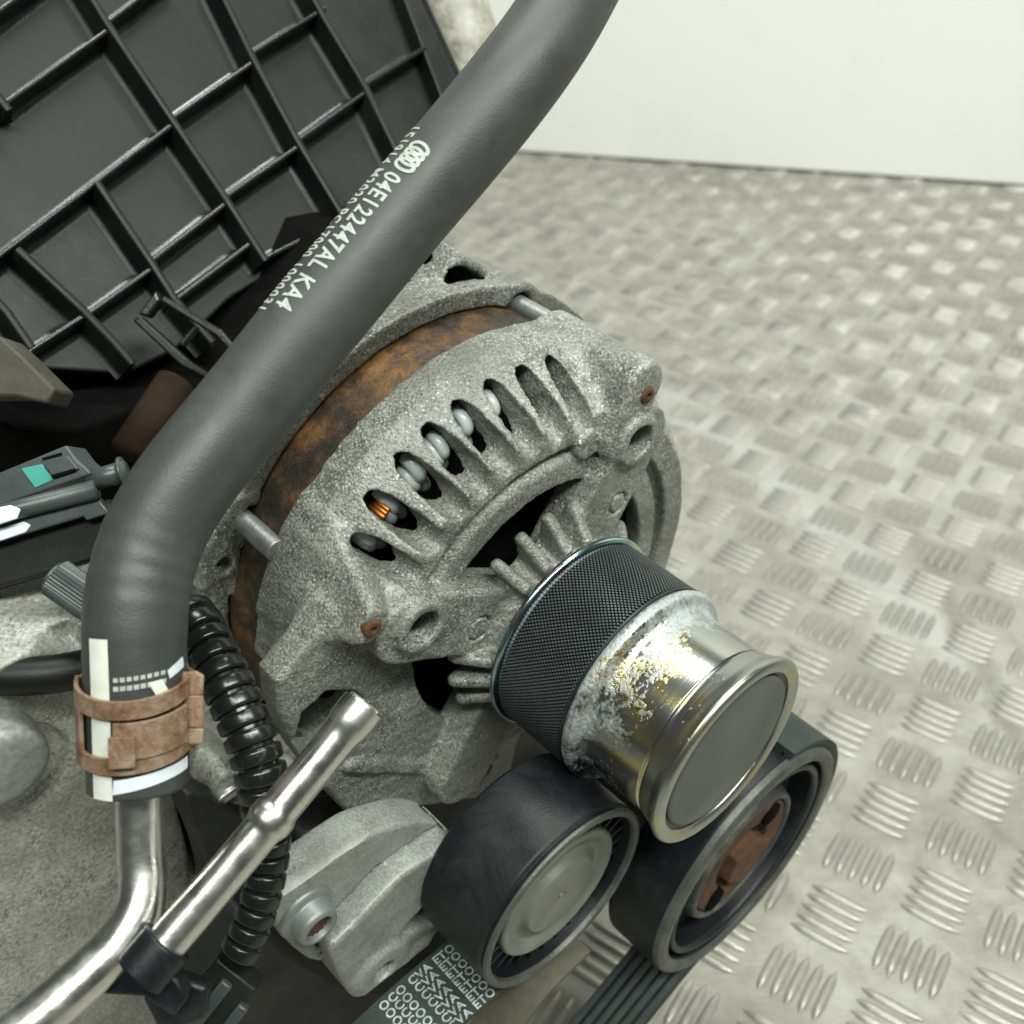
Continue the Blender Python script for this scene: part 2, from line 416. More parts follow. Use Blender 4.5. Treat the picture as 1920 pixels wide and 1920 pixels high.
M['tread'] = m_plain('worn_tread_bar', (.32, .31, .268), .37, .42, .35, 40, .2, 700)
M['wall'] = m_worn('painted_wall', (.86, .86, .82), (.74, .73, .68), .55, .35, 5, .0)

# ------------------------------------------------------------------ the setting
fl = mesh_obj('floor', ([(-1.2, -.5, 0), (1.8, -.5, 0), (1.8, 2.2, 0), (-1.2, 2.2, 0)], [[0, 1, 2, 3]]), M['floor'], smooth=False, origin=np.zeros(3))
fl['kind'] = 'structure'
def bar_mesh():
    n = 9; L, w, h = .0126, .0024, .0017
    v, f = [], []
    for i in range(n):
        t = -1 + 2 * i / (n - 1); q = math.sqrt(max(.02, 1 - abs(t) ** 3.2))
        v += [(t * L, -w * q, -.0002), (t * L, -w * .55 * q, h * q ** .7), (t * L, w * .55 * q, h * q ** .7), (t * L, w * q, -.0002)]
    for i in range(n - 1):
        for j in range(3): f.append([i * 4 + j, (i + 1) * 4 + j, (i + 1) * 4 + j + 1, i * 4 + j + 1])
    return np.array(v), [q[::-1] for q in f]
bv, bf = bar_mesh()
bme = bpy.data.meshes.new('tread_bar'); bme.from_pydata(bv.tolist(), [], bf); bme.materials.append(M['tread'])
bme.polygons.foreach_set('use_smooth', [True] * len(bme.polygons))
ang = math.radians(55.5); e1 = np.array([math.cos(ang), math.sin(ang)]); e2 = np.array([math.sin(ang), -math.cos(ang)])
pit = .0352; O2 = np.array([.195, .371])
bars = []
for i in range(-60, 61):
    for j in range(-60, 61):
        c = O2 + pit * (i * e1 + j * e2)
        if not (-.75 < c[0] < 1.3 and -.3 < c[1] < 1.35): continue
        along, across = (e1, e2) if (i + j) % 2 == 0 else (e2, e1)
        for k in range(-2, 3):
            p = c + across * k * .0058
            bars.append((p, math.atan2(along[1], along[0])))
def project(P):
    q = np.atleast_2d(P) - CAM; d = q @ D
    return np.c_[960 + F_PX * (q @ R) / d, 960 - F_PX * (q @ U) / d, d]
bp = project(np.array([[b[0][0], b[0][1], 0] for b in bars]))
def clear(x, y):                   # roughly where the floor is open to view
    if not (0 < x < 1920 and 300 < y < 1920): return False
    if y < 700: return x > 900 + (700 - y) * .35 and x > 1000
    if y < 1100: return x > 1310
    if y < 1250: return x > 1400
    return x > 1560 or (y > 1600 and x > 1500) or (y > 1780 and x > 1280)
vis = [k for k in range(len(bars)) if clear(bp[k, 0], bp[k, 1])]
vis.sort(key=lambda k: bp[k, 2])
single = set(vis[:300])
first = None
for k in vis[:300]:
    o = bpy.data.objects.new('tread_bar', bme); COL.objects.link(o); o.parent = fl
    o.location = (*bars[k][0], 0); o.rotation_euler.z = bars[k][1]
ca = []; cf = []
rest = [k for k in range(len(bars)) if k not in single]
for m_, k in enumerate(rest):
    (px_, py_), a_ = bars[k]; ca_, sa_ = math.cos(a_), math.sin(a_)
    ca.append(np.c_[bv[:, 0] * ca_ - bv[:, 1] * sa_ + px_, bv[:, 0] * sa_ + bv[:, 1] * ca_ + py_, bv[:, 2]])
cf = (np.array(bf)[None] + (np.arange(len(rest)) * len(bv))[:, None, None]).reshape(-1, 4)
o = mesh_obj('tread_bars', (np.vstack(ca), cf), M['tread'], fl); o['kind'] = 'stuff'

d_ = np.array([.9756, -.2160, 0]); nrm_ = np.array([.2160, .9756, 0])
A_ = np.array([0, 1.3495, 0]) - d_ * 1.2; B_ = np.array([0, 1.3495, 0]) + d_ * 1.9
wv = []
for q in (A_, B_, B_ + nrm_ * .05, A_ + nrm_ * .05): wv += [q + (0, 0, .004), q + (0, 0, 1.2)]
wl = mesh_obj('wall', (wv, [[0, 2, 3, 1], [2, 4, 5, 3], [4, 6, 7, 5], [6, 0, 1, 7], [1, 3, 5, 7]]), M['wall'], smooth=False, origin=(A_ + B_) / 2)
wl['kind'] = 'structure'

# ------------------------------------------------------------------ alternator
alt = thing('alternator', 'grey cast alternator with rusty stator band and shiny belt pulley', 'alternator', eng((0, -80, -100)))
def pol(r, th): return np.array([r * math.cos(math.radians(th)), r * math.sin(math.radians(th))])
BOLT = [(73.5, 67.), (74.0, 150.5), (73.5, -113.), (73.5, -29.)]
def front_housing():
    g = Field((-104, -98, -107), (88, 90, -57), .5)
    body = g.rev([(0, -103), (77.2, -103), (77.2, -94), (67, -76), (63.5, -71.8), (0, -71.8)])
    lowp = np.vstack([loc([(548, 990), (524, 1060), (522, 1110), (520, 1170), (492, 1222), (505, 1270)], -103),
                      loc([(640, 1380), (700, 1440), (800, 1470), (935, 1480), (950, 1400), (900, 1200), (700, 1050)], -86)])
    body = smin(body, g.ext(g.poly(lowp), -103.5, -84, 3), 5)
    # lower flank is cast thinner than the shoulder
    cut = g.poly(np.vstack([loc([(610, 1205), (700, 1230), (745, 1243), (965, 1243)], -72), loc([(1000, 1420), (900, 1600), (500, 1600), (380, 1340)], -80)]))
    body = smax(body, -g.ext(cut, -77, -50), 8)
    # through-bolt lugs
    for r, th in BOLT:
        c = pol(r, th)
        if th == -113.: continue
        if th == 150.5: body = smin(body, smax(g.rev([(0, -104), (17, -104), (14, -88), (6.5, -69), (4.5, -66.8), (0, -66.5)], loc([(700, 1180)], -66)[0]), g.rev([(0, -130), (76.5, -130), (76.5, -40), (0, -40)]), 2), 4)
        else: body = smin(body, g.ext(g.seg(c, pol(r - 16, th), 7.2), -104, -66.5, 2), 5)
    # groove between shoulder and inner ring
    gr = g.rev([(49, -70), (55.3, -70), (55.1, -75.0), (53.5, -75.2)])
    body = smax(body, -gr, .8)
    # hollow inside
    body = np.maximum(body, -g.rev([(0, -110), (67, -110), (67, -96), (59.5, -80), (55, -78), (0, -77.5)]))
    flank = g.poly(np.vstack([loc([(600, 1130), (560, 1190), (500, 1262), (506, 1320), (540, 1395), (585, 1458), (640, 1514), (760, 1502), (838, 1488), (935, 1480), (950, 1400), (960, 1243), (745, 1243), (650, 1222)], -82)]))
    body = smin(body, g.ext(flank, -87, -77.5, 2), 5)
    # air openings round the hub
    body = smax(body, -g.rev([(0, -120), (43.2, -120), (43.2, -60), (0, -60)]), 1.2)
    hub = g.rev([(0, -75.5), (22, -75.5), (27, -72.0), (24, -61.5), (0, -60)])
    for th in (58, 153, -122, -27):
        s2 = g.seg((0, 0), pol(58, th), 10.5)
        sp_ = g.ext(s2, -80, -67.0, 1.6)
        hub = smin(hub, sp_, 2.5)
    finp = g.rev([(18, -73), (35.6, -72.2), (36.6, -71.0), (36.2, -69.3), (29, -61.3), (18, -61.3)])
    for k in range(22):
        th = 125 + 16.364 * k
        if min(abs((th - q + 180) % 360 - 180) for q in (58, 153, -122, -27)) < 17: continue
        pl = g.seg(pol(0, th), pol(60, th), 1.85)[:, :, None]
        hub = smin(hub, smax(finp, pl, 1.6), 1.6)
    op = g.poly(loc([(806, 1230), (806, 1300), (832, 1350), (880, 1370), (925, 1356), (975, 1310), (975, 1230)], -77))
    body = smax(body, -g.ext(op, -120, -50), 1.2)
    body = smin(body, hub, 2)
    for px in ((1200, 828), (795, 1178)):
        c = loc([px], -65)[0]
        body = smin(body, g.ext(g.seg(c, c, 7.8), -80, -64.6, 1.2), 1.8)
        body = smax(body, -g.ext(g.seg(c, c, 4.9), -101, -50), .4)
    for px, rr in (((1160, 945), 3.3), ((900, 1180), 3.8)):
        c = loc([px], -66.8)[0]; d2 = np.abs(g.seg(c, c, rr))
        body = smax(body, -g.ext(d2 - .4, -68.0, -60), .4)
    c = loc([(1105, 835)], -70.5)[0]
    body = smin(body, g.ext(g.seg(c, c, 4.4), -80, -70.4, .5), .6)
    # cooling slots over the shoulder
    for th in (140.3, 131.3, 122, 114, 106, 97.5, 89, 80.5):
        ln = 0 if th < 138 else 2.5
        s2 = g.seg(pol(63.5, th), pol(70.8 - ln, th), 3.1)
        body = smax(body, -g.ext(s2, -99, -50), .6)
        t_ = np.float32(math.radians(th)); ca_, sa_ = math.cos(t_), math.sin(t_)
        a = g.X * ca_ + g.Y * sa_ - 65.4; b = -g.X * sa_ + g.Y * ca_
        a2 = a * .5 - (g.Z + 77) * .87; c2 = a * .87 + (g.Z + 77) * .5
        el = (np.sqrt((a2 / 12.6) ** 2 + (b / 3.8) ** 2 + (c2 / 5.0) ** 2) - 1) * 2.6
        body = smax(body, -el, 1.0)
    # big hole and mounting boss low on the casting
    body = smax(body, -g.ext(g.poly(loc([(548, 1385), (562, 1332), (606, 1292), (655, 1286), (674, 1300), (655, 1352), (612, 1410), (570, 1412)], -79)), -110, -50), 1.5)
    c = loc([(908, 1452)], -72)[0]
    body = smin(body, g.ext(g.seg(c, c, 7.6), -100, -72, 1.0), 1.5)
    body = smin(body, g.ext(g.seg(c, pol(70, 200), 2.2), -95, -75.5, 1.2), 2)
    body = smax(body, -g.ext(g.seg(c, c, 3.9), -120, -50), .6)
    body = body + g.noise(.10, 14, 3) + g.noise(.09, 3.2, 4)
    return g.mesh(body)
mesh_obj('front_housing', front_housing(), M['cast'], alt)

def rear_housing():
    g = Field((-104, -92, -182), (90, 96, -116), .75)
    b = g.rev([(0, -168), (50, -168), (64, -160), (73, -146), (79.5, -134), (81.5, -118.5), (75.2, -118.5), (75.2, -130), (0, -130)])
    for r, th in BOLT:
        c = pol(r + (3.5 if th > 100 else 2.4), th); b = smin(b, smax(g.ext(g.seg(c, c, 7.0), -140, -118.5, 1), -g.rev([(0, -200), (75.2, -200), (75.2, -100), (0, -100)]), 1), 3)
        b = smax(b, -g.ext(g.seg(c, pol(r - 3, th), 4.4), -136, -100), .5)
    b = np.maximum(b, -g.rev([(0, -162), (46, -162), (58, -154), (70, -142), (75.0, -134), (75.0, -100), (0, -100)]))
    fan = g.poly(loc([(690, 640), (770, 520), (826, 452), (922, 508), (985, 572), (930, 612), (800, 640)], -138))
    b = smin(b, smax(g.ext(fan, -176, -128, 2), -g.rev([(0, -190), (66, -190), (68, -100), (0, -100)]), 2), 2)
    for q in ([(700, 608), (735, 555), (742, 590)], [(752, 585), (770, 530), (835, 560), (800, 585)], [(800, 520), (832, 480), (900, 530), (858, 552)]):
        b = smax(b, -g.ext(g.poly(smooth_poly(loc(q, -136))), -172, -127), 1.0)
    for th in range(110, 180, 15):       # windows with ribs between them
        b = smax(b, -g.ext(g.seg(pol(62, th), pol(90, th), 5.4), -166, -132, 2), 2)
    lug = g.poly(loc([(470, 930), (440, 935), (385, 1030), (378, 1100), (372, 1112), (395, 1100), (425, 1085), (438, 1120), (446, 1165), (474, 1225), (492, 1228), (478, 1170), (455, 1090), (452, 1030), (464, 1010), (452, 985)], -118))
    b = smin(b, g.ext(lug, -126, -117.5, 1), 1)
    c = loc([(404, 1042)], -122)[0]; b = smax(b, -g.ext(g.seg(c, c + (.6, -1.2), 1.9), -140, -100), .5)
    b = b + g.noise(.12, 12, 8) + g.noise(.12, 4, 9)
    return g.mesh(b)
mesh_obj('rear_housing', rear_housing(), M['cast_rear'], alt)
mesh_obj('stator_ring', lathe(rprof([(60, -126), (74.6, -126), (74.8, -112), (74.6, -98), (60, -98)], .8), seg=180), M['rust_stator'], alt)
mesh_obj('rotor', lathe([(0, -84), (40, -84), (56, -88), (56, -120), (0, -120)], seg=64), M['hole_shade'], alt)
for r, th in BOLT:
    c = pol(r + (3.5 if th > 100 else 2.4), th)
    mesh_obj('through_bolt', lathe(rprof([(0, -131), (2.9, -131), (3.1, -130), (3.1, -102), (0, -102)], .5), c, 24), M['rod'], alt)
for r, th in BOLT[:2]:
    c = loc([(1215, 742) if th == 67. else (700, 1180)], -66)[0]
    hd = mesh_obj('bolt_end', lathe(rprof([(0, -70), (2.6, -70), (2.6, -66.2), (2.1, -65.6), (.9, -65.5), (.7, -66.4), (0, -66.4)], .3), c, 24), M['rust_bolt'], alt)
# winding heads seen through the slots
wm = None
for th in (140.3, 131.3, 122, 114, 106, 97.5):
    for k, (dr, dz, da) in enumerate(((.6, -87.8, -.9), (-2.4, -88.8, 1.0), (-5.4, -89.4, -.4))):
        a = th + da + rng.uniform(-.5, .5); r0 = 63.6 + dr + rng.uniform(-.5, .5); z0 = dz + rng.uniform(-.5, .5)
        p = [np.r_[pol(r0 + 3.2, a - .5), z0 - 4.5], np.r_[pol(r0 + 2.2, a - .3), z0 - 1.4], np.r_[pol(r0 + .4, a), z0], np.r_[pol(r0 - 1.6, a + .4), z0 - 1.0], np.r_[pol(r0 - 2.6, a + .6), z0 - 5]]
        mesh_obj('winding_end', tube(eng(catmull(p, 5)), rng.uniform(.0016, .0021), 14), M['resin'], alt)
for k in range(3):
    a = 131.5 + k * .9
    mesh_obj('copper_wire', tube(eng([np.r_[pol(67.5, a), -85], np.r_[pol(65.5, a), -97]]), .0006, 8), M['copper'], alt)

# pulley
pul = mesh_obj('pulley', lathe(rprof([(20, -60), (29.2, -60), (29.2, -33.2), (29.9, -32.6), (30.3, -31.8), (30.3, -30.0), (29.6, -29.3), (28.4, -29.0), (27.2, -28.2), (26.4, -26.6), (26.1, -24), (26.0, -9.8), (25.5, -9.4), (25.4, -8.8), (20, -8.6)], .5), seg=160), M['zinc'], alt)
mesh_obj('front_flange', lathe(rprof([(25.0, -9.0), (26.2, -8.8), (26.6, -7.5), (27.4, -4.6), (28.6, -2.6), (29.0, -1.5), (28.4, -.4), (27.3, .05), (25.6, -.25), (24.6, -1.0), (24.5, -3.2), (0, -3.4)], .5), seg=160), M['zinc_dull'], pul)
mesh_obj('end_cap', lathe(rprof([(0, -.1), (15, -.25), (22.7, -.75), (23.5, -1.3), (23.7, -3.2), (0, -3.2)], .4), seg=128), M['cap'], pul)
mesh_obj('gap_ring', lathe(rprof([(23.0, -3.4), (23.0, -2.0), (24.7, -1.5), (24.7, -3.4)], .3), seg=128), M['coat_black'], pul)  # black ring filling the gap round the end cap
mesh_obj('back_rim', lathe(rprof([(28, -59.4), (30.9, -59.4), (31.4, -58.9), (31.5, -58.0), (31.0, -57.3), (30.2, -57.2), (28, -57.2)], .4), seg=160), M['rim'], pul)
def knurl():
    cols, z0, z1 = 160, -57.0, -33.6; dz = .70; rows = int((z1 - z0) / dz)
    dth = 2 * math.pi / cols; vs = []; fs = []
    r0, r1 = 29.55, 30.05
    for i in range(rows + 1):
        for j in range(cols): # base lattice, odd rows shifted half
            a = (j + .5 * (i % 2)) * dth
            vs.append((r0 * math.cos(a), r0 * math.sin(a), z0 + i * dz))
    n = len(vs)
    def idx(i, j): return i * cols + j % cols
    for i in range(0, rows - 1):
        for j in range(cols):
            s = i % 2
            b = idx(i, j); t = idx(i + 2, j)
            l = idx(i + 1, j - 1 + s); r = idx(i + 1, j + s)
            a = (j + .5 * s) * dth; zc = z0 + (i + 1) * dz
            k = len(vs); w = dth * .27; h = dz * .52
            for (da, dzz) in ((0, -h), (w, 0), (0, h), (-w, 0)):
                vs.append((r1 * math.cos(a + da), r1 * math.sin(a + da), zc + dzz))
            q = [b, r, t, l]
            for e in range(4): fs.append([q[e], q[(e + 1) % 4], k + (e + 1) % 4, k + e])
            fs.append([k, k + 1, k + 2, k + 3])
    return eng(vs), fs
mesh_obj('knurled_sleeve', knurl(), M['coat_black'], pul, smooth=False)
kn_ = bpy.data.objects['knurled_sleeve'].data; kn_.materials.append(M['knurl'])
kn_.polygons.foreach_set('material_index', [1 if i % 5 == 4 else 0 for i in range(len(kn_.polygons))])  # lighter tops and black valleys put highlight and shade into the colour
mesh_obj('sleeve_edge', lathe(rprof([(29, -33.9), (30.15, -33.9), (30.15, -33.2), (29, -33.0)], .2), seg=160), M['coat_black'], pul)

# ------------------------------------------------------------------ belt tensioner with its roller
I_D = .29718
IC = CAM + ray((1061.1, 1686.9))[0] * I_D
ic = (IC - C) * 1000; IX, IY, IZ = ic @ W, ic @ V, ic @ N
ten = thing('belt_tensioner', 'cast belt tensioner arm carrying a smooth black roller', 'tensioner', IC - np.array([0, 0, .03]))
def LI(pr): return [(r, z + IZ) for r, z in pr]
rol = mesh_obj('roller', lathe(rprof(LI([(21, -26), (28.6, -26.5), (29.6, -25.5), (29.8, -3.0), (29.2, -2.2), (28.9, -1.9), (29.5, -1.2), (29.4, -.2), (28.4, .1), (27.4, -.3), (26.9, -1.4), (26.3, -7.5), (21, -7.5)]), .35), (IX, IY), 128), M['pulley_black'], ten)
mesh_obj('rim_edge', lathe(rprof(LI([(26.95, -1.2), (27.3, .1), (28.3, .55), (29.3, .25), (29.65, -.6)]), .3), (IX, IY), 128), M['pulley_rim'], rol)
mesh_obj('roller_cap', lathe(rprof(LI([(0, -1.4), (.7, -1.4), (.9, -1.9), (1.5, -1.9), (1.7, -1.5), (12.2, -1.5), (13.6, -3.6), (15.2, -4.4), (17.0, -3.8), (18.4, -2.4), (20.4, -2.0), (21.2, -2.8), (21.3, -8), (0, -8)]), .5), (IX, IY), 96), M['cap_pale'], rol)
for k in range(30):
    a = math.radians(12 * k)
    c = np.array([math.cos(a), math.sin(a)]); s = np.array([-c[1], c[0]])
    P = [np.r_[np.array([IX, IY]) + c * r + s * w, IZ + z] for z in (-7.6, -3.6) for r, w in ((21.2, -.45), (26.8, -.45), (26.8, .45), (21.2, .45))]
    mesh_obj('rib', (eng(P), [[3, 2, 1, 0], [4, 5, 6, 7], [0, 1, 5, 4], [1, 2, 6, 5], [2, 3, 7, 6], [3, 0, 4, 7]]), M['pulley_black'], rol, smooth=False)
def arm():
    lo = loc([(520, 1900)], -45)[0] - 14; hi = loc([(900, 1520)], -45)[0] + 18
    g = Field((lo[0], lo[1], -84), (hi[0], hi[1], -22), .6)
    back = g.poly(smooth_poly(loc([(545, 1650), (600, 1612), (690, 1568), (775, 1543), (835, 1552), (852, 1590), (800, 1665), (735, 1712), (690, 1745), (650, 1800), (580, 1800), (520, 1740), (520, 1680)], -48)))
    b = g.ext(back, -59, -48, 1.5)
    fr = g.poly(smooth_poly(loc([(668, 1728), (742, 1650), (800, 1608), (850, 1580), (856, 1605), (815, 1668), (792, 1700), (770, 1740), (800, 1735), (835, 1740), (830, 1795), (800, 1822), (757, 1860), (700, 1884), (655, 1862), (630, 1815), (618, 1780), (640, 1755)], -42)))
    f = g.ext(fr, -60, -41.5, 1.4)
    b = smin(np.maximum(b, -(g.poly(smooth_poly(loc([(668, 1728), (742, 1650), (800, 1608), (850, 1580), (856, 1605), (815, 1668), (792, 1700), (770, 1740), (800, 1735), (835, 1740), (830, 1795), (800, 1822), (757, 1860), (700, 1884), (655, 1862), (630, 1815), (618, 1780), (640, 1755)], -42)))[:, :, None] - .7)), f, .3)
    for px, rr in (((722, 1822), 4.6), ((786, 1806), 3.2)):
        c = loc([px], -40)[0]
        b = smin(b, g.ext(g.seg(c, c, rr + 4.2), -66, -40.2, 1.5), 3)
        b = smax(b, -g.ext(g.seg(c, c, rr - 1.2), -52, -20), .8)
    b = smax(b, -g.ext(g.poly(smooth_poly(loc([(756, 1752), (790, 1712), (825, 1690), (840, 1700), (800, 1735), (762, 1760)], -41))), -58, -20), 1)
    b = smin(b, g.ext(g.seg((IX, IY), (IX, IY), 7), -52, IZ - 20, 1), 1)
    b = smin(b, g.ext(g.seg((IX - 2, IY - 3), loc([(830, 1720)], -46)[0], 6), -54, -46, 2), 2)
    b = b + g.noise(.12, 9, 12)
    return g.mesh(b)
mesh_obj('arm', arm(), M['cast_arm'], ten)
c = loc([(602, 1744)], -41.5)[0]
bo = mesh_obj('bolt', lathe(rprof([(0, -56), (7.6, -56), (7.8, -47.5), (7.2, -46.8), (5.8, -46.2), (5.6, -42.6), (5.0, -41.8), (3.6, -41.6), (3.3, -44), (0, -44)], .6), c, 64), M['steel_bolt'], ten)
sv = []
for k in range(24):
    a = k * math.pi / 12; rr = 3.3 if k % 2 == 0 else 2.5
    sv.append(c + rr * np.array([math.cos(a), math.sin(a)]))
mesh_obj('socket', prism(sv, -43.9, -43.0), M['rust_bolt'], bo, smooth=False)

# ------------------------------------------------------------------ large belt pulley at the lower right
K_D = .35799
KC = CAM + ray((1407.4, 1617.7))[0] * K_D
kc = (KC - C) * 1000; KX, KY, KZ = kc @ W, kc @ V, kc @ N
def LK(pr): return [(r, z + KZ) for r, z in pr]
big = thing('belt_pulley', 'large black belt pulley with a rusty centre nut, lower right', 'pulley', KC - np.array([0, 0, .045]))
mesh_obj('rim', lathe(rprof(LK([(30, -21.5), (44.3, -21.8), (44.9, -20.6), (44.9, -3), (44.2, -.7), (43.0, 0), (40.2, -.4), (39.4, -1.6), (39.2, -6.0), (38.2, -6.0), (37.9, -1.8), (37.0, -.9), (35.6, -1.2), (35.0, -2.5), (34.4, -11), (18, -12)]), .6), (KX, KY), 128), M['pulley_black'], big)
mesh_obj('rim_edge', lathe(rprof(LK([(39.6, -.9), (40.3, .15), (43.0, .55), (44.5, -.5), (44.95, -2.4)]), .5), (KX, KY), 128), M['pulley_rim'], big)
mesh_obj('hub', lathe(rprof(LK([(34.6, -11.6), (27, -9.5), (26, -5.5), (25.0, -3), (23.5, -2.6), (22.8, -3.4), (22.4, -7), (0, -7)]), .8), (KX, KY), 96), M['hub'], big)
mesh_obj('shaft', lathe(LK([(0, -75), (17, -75), (17, -14), (0, -14)]), (KX, KY), 40), M['cast_dark'], big)
nut = []
for k in range(6):
    a = k * math.pi / 3 + .3; nut.append((KX + 10.2 * math.cos(a), KY + 10.2 * math.sin(a)))
mesh_obj('clutch_plate', lathe(rprof(LK([(22.6, -6.8), (22.2, -3.6), (19.5, -3.0), (13, -3.8), (12.5, -6.5), (0, -6.6)]), .4), (KX, KY), 64), M['rust_orange'], big)
mesh_obj('nut', prism(nut, KZ - 6.6, KZ - .8), M['rust_bolt'], big, smooth=False, bevel=.0006)
for k in range(2):
    a = math.radians(52 + 175 * k); c = np.array([KX, KY]) + 17.2 * np.array([math.cos(a), math.sin(a)])
    mesh_obj('recess_shade', lathe([(0, KZ - 2.3), (4.4, KZ - 2.4), (4.4, KZ - 5), (0, KZ - 5)], c, 20), M['hole_shade'], big)  # solid black disc, painted shade in place of a hole

# ------------------------------------------------------------------ drive belt
bel = thing('drive_belt', 'black ribbed drive belt with pale printed lettering', 'belt', eng((KX - 60, KY - 80, KZ - 12)))
def band(path, zc0, zc1, wid, th, flip=1):      # strap with ribs on one side, swept in the engine's cross plane
    P = catmull(path, 8); n = len(P); zc = np.linspace(zc0, zc1, n)
    T = np.gradient(P, axis=0); T /= np.linalg.norm(T, axis=1)[:, None]; Q = np.c_[-T[:, 1], T[:, 0]] * flip
    prof = [(-wid / 2, th), (wid / 2, th)]
    k = 6; st = wid / k
    for i in range(k):
        x1 = wid / 2 - i * st
        prof += [(x1, 0), (x1 - st * .18, -1.6), (x1 - st * .5, -1.7), (x1 - st * .82, -1.6)]
    prof += [(-wid / 2, 0)]
    m = len(prof); v = []
    for i in range(n):
        for (s, h) in prof: v.append((*(P[i] + Q[i] * h), zc[i] + s))
    f = [[i * m + j, i * m + (j + 1) % m, (i + 1) * m + (j + 1) % m, (i + 1) * m + j] for i in range(n - 1) for j in range(m)]
    f += [list(range(m))[::-1], [(n - 1) * m + j for j in range(m)]]
    return eng(v), f, P, Q, T, zc
def arc(cx, cy, r, a0, a1, n=7): return [(cx + r * math.cos(math.radians(a)), cy + r * math.sin(math.radians(a))) for a in np.linspace(a0, a1, n)]
pa = arc(KX, KY, 46.6, 80, -108, 10)
pa2 = [(KX - 50, KY - 62), (KX - 88, KY - 84)]
v, f, *_ = band([*pa, *pa2], KZ - 11, KZ - 11, 20, 1.3)
mesh_obj('lower_strand', (v, f), M['belt'], bel, flat_angle=30)
zb = IZ - 12
b0 = loc([(905, 1800)], zb)[0]; b1 = loc([(800, 1890)], zb)[0]; b2 = loc([(700, 1985)], zb)[0]; b3 = loc([(600, 2090)], zb)[0]
v, f, P, Q, T, zc = band([b0, b1, b2, b3], zb, zb, 21, 1.3, -1)
st = mesh_obj('printed_strand', (v, f), M['belt'], bel, flat_angle=30)
q0 = loc([(1085, 1765)], IZ - 4)[0]; q1 = loc([(1000, 1850)], IZ - 4)[0]; q2 = loc([(930, 1950)], IZ - 4)[0]
v, f, *_ = band([q0, q1, q2, q2 + (q2 - q1)], IZ - 6, IZ - 6, 14, 1.3, -1)
mesh_obj('dusty_strand', (v, f), M['belt_back'], bel, flat_angle=30)

def text_mesh(s, size, extra=0.):
    cu = bpy.data.curves.new('t', 'FONT'); cu.body = s; cu.size = size; cu.offset = extra; cu.space_character = 1.12; cu.resolution_u = 3
    ob = bpy.data.objects.new('t', cu); COL.objects.link(ob)
    me = bpy.data.meshes.new_from_object(ob.evaluated_get(bpy.context.evaluated_depsgraph_get()))
    bpy.data.objects.remove(ob); bpy.data.curves.remove(cu)
    bm = bmesh.new(); bm.from_mesh(me); bpy.data.meshes.remove(me)
    bmesh.ops.triangulate(bm, faces=bm.faces)
    for _ in range(3):
        L = [e for e in bm.edges if e.calc_length() > size * .16]
        if not L: break
        bmesh.ops.subdivide_edges(bm, edges=L, cuts=1)
        bmesh.ops.triangulate(bm, faces=[q for q in bm.faces if len(q.verts) > 3])
    v = np.array([q.co[:] for q in bm.verts]); f = [[w.index for w in q.verts] for q in bm.faces]
    bm.free(); return v, f
# lettering on the belt: rows stacked across its width
arcl = np.r_[0, np.cumsum(np.linalg.norm(np.diff(P, axis=0), axis=1))]
for row in range(7):
    tv, tf = text_mesh('OCO CVA ETO', 3.3, .1)
    s = 4 + (tv[:, 0].max() - tv[:, 0]) * 1.06; h = tv[:, 1]
    xy = np.c_[np.interp(s, arcl, P[:, 0]), np.interp(s, arcl, P[:, 1])]
    qq = np.c_[np.interp(s, arcl, Q[:, 0]), np.interp(s, arcl, Q[:, 1])]
    zz = zb - 9.6 + row * 2.85 + (2.6 - h)
    mesh_obj('lettering', (eng(np.c_[xy + qq * 1.38, zz]), tf), M['belt_print'], st, smooth=False)

# ------------------------------------------------------------------ coolant hose
HP = [(1110, -80, .268), (1042, 44, .259), (960, 158, .2515), (884, 251, .250), (807, 342, .249), (733, 425, .247), (658, 520, .244), (584, 603, .241), (543, 658, .240), (443, 786, .2375), (373, 866, .234), (319, 937, .2315), (282, 1002, .231), (262, 1057, .230), (253, 1103, .2275), (250, 1193, .2255), (253, 1260, .2275), (257, 1340, .229), (260, 1472, .230)]
hp = catmull([PX(*p) for p in HP], 14)
_l = np.r_[0, np.cumsum(np.linalg.norm(np.diff(hp, axis=0), axis=1))]
hp = np.stack([np.interp(np.linspace(0, _l[-1], 320), _l, hp[:, k]) for k in range(3)], -1)
for _ in range(300): hp[1:-1] = .5 * hp[1:-1] + .25 * (hp[:-2] + hp[2:])
HR = .0105
hose = thing('coolant_hose', 'thick matte black rubber hose crossing in front with white print', 'hose', hp[-1])
hs = np.r_[0, np.cumsum(np.linalg.norm(np.diff(hp, axis=0), axis=1))]
rad = np.full(len(hp), HR)
pxs = project(hp)
for i, (x, y, _) in enumerate(pxs):
    if 960 < y < 1190: rad[i] *= 1 + .0065 * math.sin(math.pi * (y - 960) / 230) * math.sin((y - 960) / 6.5)
    rad[i] *= 1 - .015 * min(1, max(0, (y - 1190) / 14))
LO = int(np.argmax(pxs[:, 1] > 1100))
hv, hf = tube(hp, rad, 72, True, ref=CAM - hp[0])
mesh_obj('hose_wall', (hv, hf), M['rubber'], hose)
hT, _, _ = frames(hp, (0, 0, 1))
